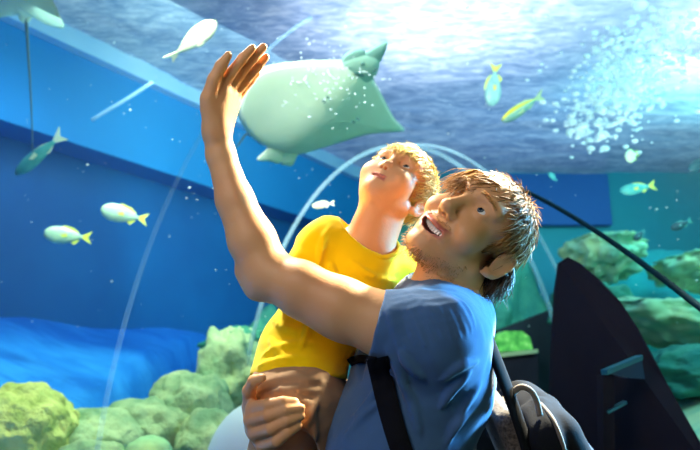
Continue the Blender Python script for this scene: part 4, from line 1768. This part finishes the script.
def make_fish(label, hp, tp, m_body, m_fin, hgt=.30, wid=.14, up=(0, 0, 1), m_back=None, group='fish in the tank'):
    hp, tp = np.array(W(*hp)), np.array(W(*tp))
    Lf = np.linalg.norm(hp - tp)
    ax = (hp - tp) / Lf
    u = np.array(up, float)
    az = u - ax * u.dot(ax)
    az /= np.linalg.norm(az)
    ay = np.cross(az, ax)
    o = (hp + tp) / 2
    root = empty('fish', o)
    root.matrix_basis = frame4(o, ax, ay, az)
    tag(root, label, 'fish', group)
    V, Fc, mi = [], [], []
    N, Sg = 18, 14
    for i in range(N + 1):
        t = i / N                                 # nose to tail root
        x = Lf * (.5 - .80 * t)
        a = (math.sin(math.pi * min(1, t * 1.02 + .02) ** .72)) ** .85 if t < .97 else 0
        hh = Lf * hgt / 2 * max(a, 0) + Lf * (.03 * t + .004)
        ww = Lf * wid / 2 * max(a, 0) + Lf * (.012 * t + .004)
        for j in range(Sg):
            p = 2 * math.pi * j / Sg
            V.append((x, ww * math.sin(p), hh * math.cos(p) * (1.0 if math.cos(p) > 0 else 1.08)))
    for i in range(N):
        for j in range(Sg):
            Fc.append((i * Sg + j, i * Sg + (j + 1) % Sg, (i + 1) * Sg + (j + 1) % Sg, (i + 1) * Sg + j))
            mi.append(1 if (j in (0, 1, Sg - 1, Sg - 2) and m_back) else 0)
    Fc += [tuple(range(Sg - 1, -1, -1)), tuple(N * Sg + j for j in range(Sg))]
    mi += [0, 0]
    ob = link_mesh('body', V, Fc, m_body, None, True, [m_body, m_back or m_body], mi)
    ob.parent = root

    def fin(name, pts, thick, m, plane='xz', y0=0.0):
        n = len(pts)
        V = []
        for s in (-1, 1):
            for a, b in pts:
                V.append((a * Lf, y0 * Lf + s * thick * Lf, b * Lf) if plane == 'xz' else (a * Lf, b * Lf, y0 * Lf + s * thick * Lf))
        Fc = [tuple(range(n - 1, -1, -1)), tuple(range(n, 2 * n))] + [(i, (i + 1) % n, n + (i + 1) % n, n + i) for i in range(n)]
        f = link_mesh(name, V, Fc, m, None, False)
        f.parent = root
        return f
    fin('tail_fin', [(-.27, .022), (-.36, .075), (-.50, .15), (-.43, .02), (-.42, 0), (-.43, -.02), (-.50, -.15), (-.36, -.075), (-.27, -.022)], .006, m_fin)
    fin('dorsal_fin', [(.20, hgt * .46), (.10, hgt * .62), (-.10, hgt * .52), (-.22, hgt * .26), (-.20, hgt * .18)], .005, m_fin)
    fin('anal_fin', [(-.06, -hgt * .42), (-.14, -hgt * .55), (-.24, -hgt * .26), (-.20, -hgt * .2)], .005, m_fin)
    for s in (-1, 1):
        f = fin('pectoral_fin', [(.17, -.01), (.04, .03), (.02, -.05), (.12, -.06)], .004, m_fin, 'xz', s * wid * .52)
        bm = bmesh.new()
        bmesh.ops.create_uvsphere(bm, u_segments=10, v_segments=8, radius=.022 * Lf)
        me = bpy.data.meshes.new('eye')
        bmesh.ops.translate(bm, verts=bm.verts, vec=(.38 * Lf, s * wid * .27 * Lf, hgt * .10 * Lf))
        bm.to_mesh(me)
        bm.free()
        me.materials.append(M_PUPIL)
        e = bpy.data.objects.new('eye', me)
        COL.objects.link(e)
        e.parent = root
    return root


make_fish('lower silver fish of the pair with yellow tails before the dark blue wall', (44, 233, 3.2), (92, 238, 3.3), M_SILVER, M_YFIN, .36)
make_fish('upper silver fish of the pair with yellow tails before the dark blue wall', (101, 209, 3.2), (148, 220, 3.3), M_SILVER, M_YFIN, .36)
make_fish('large pale yellow fish under the rippled surface, above the raised hand', (216, 22, 3.0), (168, 60, 3.05), M_PALEY, M_PALEY, .28, .26, (0.5, -.5, .3))
make_fish('slim teal fish with whitish tail below the pale ledge', (16, 174, 3.3), (64, 133, 3.3), M_TEALF, M_PALEY, .20, .14)
make_fish('slender fish with bright yellow back beneath the surface', (502, 121, 3.2), (544, 94, 3.2), M_SILVER, M_PALEY, .24, .12, (-.45, -.8, .5), M_YSTRIPE)
make_fish('teal fish swimming head down with yellow tail, under the bright surface', (491, 106, 3.7), (496, 63, 3.7), M_GREYF, M_YFIN, .34, .16, (-1, 0, .1))
make_fish('small whitish fish close below the bubbles at right', (626, 158, 4.2), (638, 153, 4.3), M_PALEY, M_YFIN, .46, .2)
make_fish('teal fish with yellow tail fin in the open water at right', (620, 191, 4.2), (656, 185, 4.2), M_TEALF, M_YFIN, .26)
make_fish('dark slim fish above the faint reef ledge at far right', (671, 229, 4.0), (692, 220, 4.0), M_DARKF, M_TEALF, .32)
make_fish('dark fish partly cut off by the right edge of the view', (689, 170, 3.8), (712, 156, 3.8), M_DARKF, M_DARKF, .34)
make_fish('small dark fish just above the dark curved rib', (634, 240, 4.4), (645, 230, 4.4), M_DARKF, M_TEALF, .4)
make_fish('small pale yellow fish showing above the yellow sleeve of the boy', (312, 206, 2.8), (335, 203, 2.8), M_PALEY, M_PALEY, .30)
make_fish('tiny pale fish against the deep blue panel', (549, 173, 5.0), (557, 181, 5.0), M_TEALF, M_TEALF, .45)

# thin pale tube, modelled for a streak below the ledge
M_STREAK = plain('pale hose', srgb('9cc8e8'), 0.4)
tag(tube('streak', [Vector(p) for p in catmull([w(92, 120, 3.5), w(110, 109, 3.48), (w(130, 97, 3.46)), w(153, 82, 3.44)], 6)], .010, M_STREAK, None, 8),
    'thin pale streak slanting across the blue wall up to the ledge', 'streak')

# ------------------------------------------------------------------ rocks
M_ROCKY = mottled('coral rock yellow green', srgb('a9b86a'), srgb('d9dc8e'), 12, 0.85, 0.8, 30, 0.03, 0.2)
M_ROCKG = mottled('reef rock pale green', srgb('7fa383'), srgb('bccfa6'), 8, 0.85, 0.8, 22, 0.03, 0.2)
M_ROCKT = mottled('reef rock teal', srgb('1f6f6a'), srgb('3f8c78'), 6, 0.85, 0.6, 18, 0.03, 0.2)
M_ROCKT2 = mottled('reef slope teal', srgb('1f8f96'), srgb('2a9c9c'), 4, 0.9, 0.3, 10, 0.03, 0.1)
M_ROCKP = mottled('reef ledge pale', srgb('7fc2a4'), srgb('c0d69c'), 3, 0.85, 0.15, 18, 0.02, 0.2)


def make_rock(label, px, py, d, rx, ry, rz, m, seed, rough=.35, freq=2.2, group='reef rocks by the tunnel', rot=0.0, lumpy=False, under=1.0):
    """rx, rz in pixels at that depth, ry (depth) in metres"""
    c = W(px, py, d)
    s = d / FPX
    bm = bmesh.new()
    bmesh.ops.create_icosphere(bm, subdivisions=5, radius=1)
    off = Vector((seed * 7.3, seed * 3.1, seed * 5.7))
    for v in bm.verts:
        p = v.co.copy()
        n = noise.fractal(p * freq + off, 0.9, 2.1, 5)
        if lumpy:
            cell = noise.cell_vector if False else None
            dv = noise.voronoi(p * 3.2 + off)[0]
            n = n * .5 + 1.6 * (0.40 - dv[0])
        else:
            n = n * .7 + .5 * abs(noise.noise(p * freq * 1.7 + off)) - .15
        f = 1 + rough * n
        v.co = p * f
    for v in bm.verts:
        v.co = Vector((v.co.x * rx * s, v.co.y * ry, v.co.z * rz * s * (under if v.co.z < 0 else 1)))
    me = bpy.data.meshes.new('rock')
    bm.to_mesh(me)
    bm.free()
    me.materials.append(m)
    me.polygons.foreach_set('use_smooth', np.ones(len(me.polygons), bool))
    o = bpy.data.objects.new('rock', me)
    COL.objects.link(o)
    o.location = c
    o.rotation_euler = (0, rot, 0)
    return tag(o, label, 'rock', group)


make_rock('knobbly yellow green coral boulder at the lower left corner', 18, 440, 2.45, 56, .26, 56, M_ROCKY, 1, .12, 3, lumpy=True)
make_rock('low pale rock just right of the yellow green boulder', 96, 448, 2.65, 54, .26, 38, M_ROCKG, 2, .22, 1.4)
make_rock('broad pale green rock in the middle of the ridge at lower left', 150, 440, 2.85, 52, .26, 46, M_ROCKG, 3, .24, 1.4)
make_rock('pale rock higher on the ridge, left of the man holding hand', 190, 418, 3.0, 40, .24, 48, M_ROCKG, 4, .26, 1.5)
make_rock('tall teal green rock peak left of the boy shorts', 232, 386, 3.4, 38, .26, 60, M_ROCKG, 5, .32, 1.5)
make_rock('small jutting rock tip at the top of the reef ridge', 236, 346, 3.55, 36, .18, 18, M_ROCKT, 6, .35, 1.6, rot=-.2)
make_rock('smooth bright green stone at the bottom of the reef', 148, 458, 2.35, 24, .10, 22, M_ROCKP, 7, .1, 1.2)
make_rock('rounded stone at the bottom between green stone and boulder', 92, 472, 2.3, 40, .12, 32, M_ROCKG, 8, .2, 1.4)
make_rock('grey green rock low behind the pale blue plinth', 212, 454, 2.7, 38, .2, 44, M_ROCKG, 9, .25, 1.5)
make_rock('dim teal rock behind the boy back', 268, 372, 3.9, 34, .3, 60, M_ROCKT, 10, .3, 1.5)
RG = 'pale reef ledges at right'
make_rock('flat yellow green reef ledge behind the dark curved rib', 602, 248, 5.35, 34, .5, 10, M_ROCKP, 11, .35, 3.0, group=RG, rot=.10, under=3.5)
make_rock('faint green reef ledge at the far right edge below the dark slim fish', 696, 262, 5.0, 34, .5, 7, M_ROCKP, 12, .35, 3.0, group=RG, under=4)
make_rock('broad teal reef slope rising at right behind the pale ledges', 668, 372, 5.9, 118, .5, 125, M_ROCKT2, 21, .16, 1.2, group=RG)
make_rock('long pale reef ledge running to the right edge beside the dark panel', 682, 318, 3.9, 74, .45, 15, M_ROCKP, 13, .28, 2.6, group=RG, rot=.16, under=2.2)
make_rock('low teal rock under the long pale ledge', 690, 372, 3.4, 60, .4, 26, M_ROCKT, 14, .3, group=RG)
make_rock('teal reef mound behind the hair of the man', 590, 312, 4.3, 40, .3, 30, M_ROCKT, 15, .35, group=RG)
make_rock('dim green reef mound far behind the two heads', 450, 330, 5.6, 84, .5, 135, M_ROCKT, 16, .35, group=RG)

# ------------------------------------------------------------------ things inside the tunnel
M_PLINTH = mottled('pale blue plinth', srgb('bccdf0'), srgb('c8d6f4'), 3, 0.5, 0.05)
bm = bmesh.new()
bmesh.ops.create_uvsphere(bm, u_segments=40, v_segments=24, radius=1)
c = W(256, 478, 2.35)
for v in bm.verts:
    z = v.co.z
    v.co = Vector((v.co.x * .20 * (1.0 if z > 0 else 1.0), v.co.y * .16, z * .28 if z > 0 else z * (c.z - .92)))
me = bpy.data.meshes.new('plinth')
bm.to_mesh(me)
bm.free()
me.materials.append(M_PLINTH)
me.polygons.foreach_set('use_smooth', np.ones(len(me.polygons), bool))
o = bpy.data.objects.new('plinth', me)
COL.objects.link(o)
o.location = c
tag(o, 'smooth pale blue rounded plinth left of the holding hand', 'plinth')

M_PANEL = mottled('dark panel', srgb('2a2836'), srgb('302e3c'), 3, 0.9, 0.05, spec=0.1)
out = [(549, 470), (552, 360), (556, 290), (560, 262), (568, 257), (580, 263), (600, 280), (620, 301), (638, 328), (654, 358), (668, 385), (690, 424), (708, 455), (716, 480)]
V, Fc = [], []
for inner in (0, 1):
    for (px, py) in out:
        d = 2.45 - (px - 549) / 160 * .70
        p = W(px, py, d)
        V.append(p + Vector((0, .03 * inner, 0)))
n = len(out)
Fc = [tuple(range(n)), tuple(range(2 * n - 1, n - 1, -1))] + [(i, n + i, n + (i + 1) % n, (i + 1) % n) for i in range(n)]
o = link_mesh('wall_panel', V, Fc, M_PANEL, smooth=False)
tag(o, 'tall dark panel with a swept top edge against the right tunnel wall', 'panel')

M_TRIMT = plain('teal lit edge', srgb('2f7f98'), 0.3)  # lit edge of the stand put into a teal colour
M_BLUEF = plain('blue board face', srgb('1b3f6e'), 0.4)
IS = empty('reading_stand', W(625, 470, 1.9))
tag(IS, 'dark reading stand with a teal edged sloping board in front of the dark panel', 'stand')


def prism(name, pts, depth, m, parent, push=.0):
    V = [Vector(p) for p in pts] + [Vector(p) + Vector((0, depth, 0)) for p in pts]
    n = len(pts)
    Fc = [tuple(range(n)), tuple(range(2 * n - 1, n - 1, -1))] + [(i, n + i, n + (i + 1) % n, (i + 1) % n) for i in range(n)]
    return link_mesh(name, V, Fc, m, parent, smooth=False)


prism('board', [W(610, 373, 1.87), W(642, 360, 1.87), W(645, 379, 1.87), W(628, 378, 1.87)], .04, M_BLUEF, IS)
prism('edge_trim', [W(607, 370, 1.86), W(643, 355, 1.86), W(643, 360, 1.86), W(608, 375, 1.86)], .05, M_TRIMT, IS)
prism('post', [W(603, 375, 1.89), W(614, 374, 1.89), W(615, 520, 1.89), W(604, 520, 1.89)], .05, M_PANEL, IS)
prism('lower_rail', [W(608, 411, 1.88), W(627, 401, 1.88), W(627, 404, 1.88), W(609, 414, 1.88)], .03, M_TRIMT, IS)

# glowing green display at the far end of the tunnel, the darkness round it built as a dark wall
tag(prism('wall_far_darkness', [W(478, 338, 4.75), W(575, 300, 4.75), W(600, 470, 4.75), W(470, 470, 4.75)], .12, M_DARK, None), kind='structure')
k = NT('green display light')
k.set(srgb('2c8a3c'), 0.4)
k.link(k.ramp(k.noise(16, 3), [(0.35, (0.02, 0.16, 0.03)), (0.6, (0.16, 0.62, 0.12)), (0.75, (0.6, 0.95, 0.5))]), k.b.inputs['Emission Color'])
k.b.inputs['Emission Strength'].default_value = 0.8
M_GREEN = k.m
DS = empty('display_case', W(514, 352, 4.3))
tag(DS, 'low display case glowing green behind the backpack', 'display case')
prism('glowing_window', [W(494, 352, 4.3), W(497, 336, 4.3), W(505, 331, 4.3), W(522, 331, 4.3), W(530, 337, 4.3), W(533, 350, 4.3)], .2, M_GREEN, DS)
prism('sill', [W(493, 354, 4.25), W(538, 349, 4.25), W(538, 353, 4.25), W(494, 358, 4.25)], .25, plain('pale sill', srgb('b8c8a0'), 0.4), DS)
prism('case_body', [W(494, 358, 4.3), W(538, 353, 4.3), W(540, 440, 4.3), W(494, 440, 4.3)], .24, M_PANEL, DS)

# ------------------------------------------------------------------ bubbles and specks
k = NT('bubbles')
k.set(srgb('f2fcff'), 0.2, 0.8)
k.b.inputs['Transmission Weight'].default_value = 0.0
tl = k.new('ShaderNodeBsdfTranslucent')
tl.inputs[0].default_value = (0.95, 1.0, 1.0, 1)
mx = k.new('ShaderNodeMixShader')
mx.inputs[0].default_value = 0.5
k.link(k.b.outputs[0], mx.inputs[1])
k.link(tl.outputs[0], mx.inputs[2])
k.link(mx.outputs[0], k.out.inputs[0])
M_BUB = k.m


def bubbles(name, pos, m, label, cat):
    bm = bmesh.new()
    for p, r in pos:
        mt = Matrix.Translation(p) @ Matrix.Diagonal((r * 1.25, r, r * .8, 1))
        bmesh.ops.create_icosphere(bm, subdivisions=1, radius=1, matrix=mt)
    me = bpy.data.meshes.new(name)
    bm.to_mesh(me)
    bm.free()
    me.materials.append(m)
    me.polygons.foreach_set('use_smooth', np.ones(len(me.polygons), bool))
    o = bpy.data.objects.new(name, me)
    COL.objects.link(o)
    return tag(o, label, cat, kind='stuff')


pos = []
r_ = np.random.default_rng(4)
for i in range(900):
    t = r_.random()
    px, py = 665 - 75 * t + r_.normal() * (34 - 14 * t), 20 + 108 * t + r_.normal() * 16
    if py < 4 or py > 158:
        continue
    pos.append((W(px, py, 3.3 + r_.random() * 1.1), abs(r_.normal()) * .010 + .005))
pos = [(p, r) for p, r in pos if p.z < SURF - .06]
bubbles('bubbles', pos, M_BUB, 'cloud of small white bubbles rising at upper right', 'bubbles')
pos = []
for i in range(260):
    px, py = r_.uniform(0, 700), r_.uniform(0, 330)
    p = W(px, py, r_.uniform(2.6, 4.2))
    if p.z < SURF - .05 and p.x * NX + p.y * NY < WALL_D - .5:
        pos.append((p, .0022 + .004 * r_.random() ** 3))
for i in range(120):
    p = W(320 + r_.normal() * 30, 75 + r_.normal() * 18, 2.9 + r_.random() * .1)
    pos.append((p, .003 + .003 * r_.random()))
bubbles('specks', pos, M_BUB, 'scattered tiny white specks drifting in the tank water', 'specks')

# water body
bm = bmesh.new()
bmesh.ops.create_cube(bm, size=1)
for v in bm.verts:
    y = 6.96 if v.co.y > 0 else -1.42
    x = 5.36 if v.co.x > 0 else NX * 3.6 + UX * (y - NY * 3.6) / UY
    v.co = Vector((x, y, 0.3 + (v.co.z + .5) * 3.25))
ys = np.linspace(-1.3, 5.3, 12)
ths = np.linspace(-0.02, math.pi + 0.02, 40)
rows = []
for y in ys:
    rows.append([bm.verts.new(vault(t, y, 0.004)) for t in ths])
for a, b in zip(rows[:-1], rows[1:]):
    for i in range(len(ths) - 1):
        bm.faces.new((a[i], a[i + 1], b[i + 1], b[i]))
    bm.faces.new((a[-1], a[0], b[0], b[-1]))
bm.faces.new(rows[0][::-1])
bm.faces.new(rows[-1])
bmesh.ops.recalc_face_normals(bm, faces=bm.faces)
bm.normal_update()
inner = [f for f in bm.faces if all(abs(v.co.x) < 1.8 and -1.35 < v.co.y < 5.4 and v.co.z > .5 and v.co.z < 3 for v in f.verts)]
for f in inner:
    c = f.calc_center_median()
    ctr = Vector((axis_x(c.y), c.y if -1.2 < c.y < 5.2 else 2, 1.5))
    if f.normal.dot(ctr - c) < 0:
        f.normal_flip()
me = bpy.data.meshes.new('water')
bm.to_mesh(me)
bm.free()
k = NT('tank water')
k.n.remove(k.b)
va = k.new('ShaderNodeVolumeAbsorption')
va.inputs['Color'].default_value = (0.45, 0.85, 0.98, 1)
va.inputs['Density'].default_value = 0.12
vs = k.new('ShaderNodeVolumeScatter')
vs.inputs['Color'].default_value = (0.5, 0.85, 1.0, 1)
vs.inputs['Density'].default_value = 0.015
vs.inputs['Anisotropy'].default_value = 0.4
ad = k.new('ShaderNodeAddShader')
k.link(va.outputs[0], ad.inputs[0])
k.link(vs.outputs[0], ad.inputs[1])
k.link(ad.outputs[0], k.out.inputs['Volume'])
me.materials.append(k.m)
o = bpy.data.objects.new('water', me)
COL.objects.link(o)
tag(o, 'clear blue water filling the tank round the tunnel', 'water', kind='stuff')
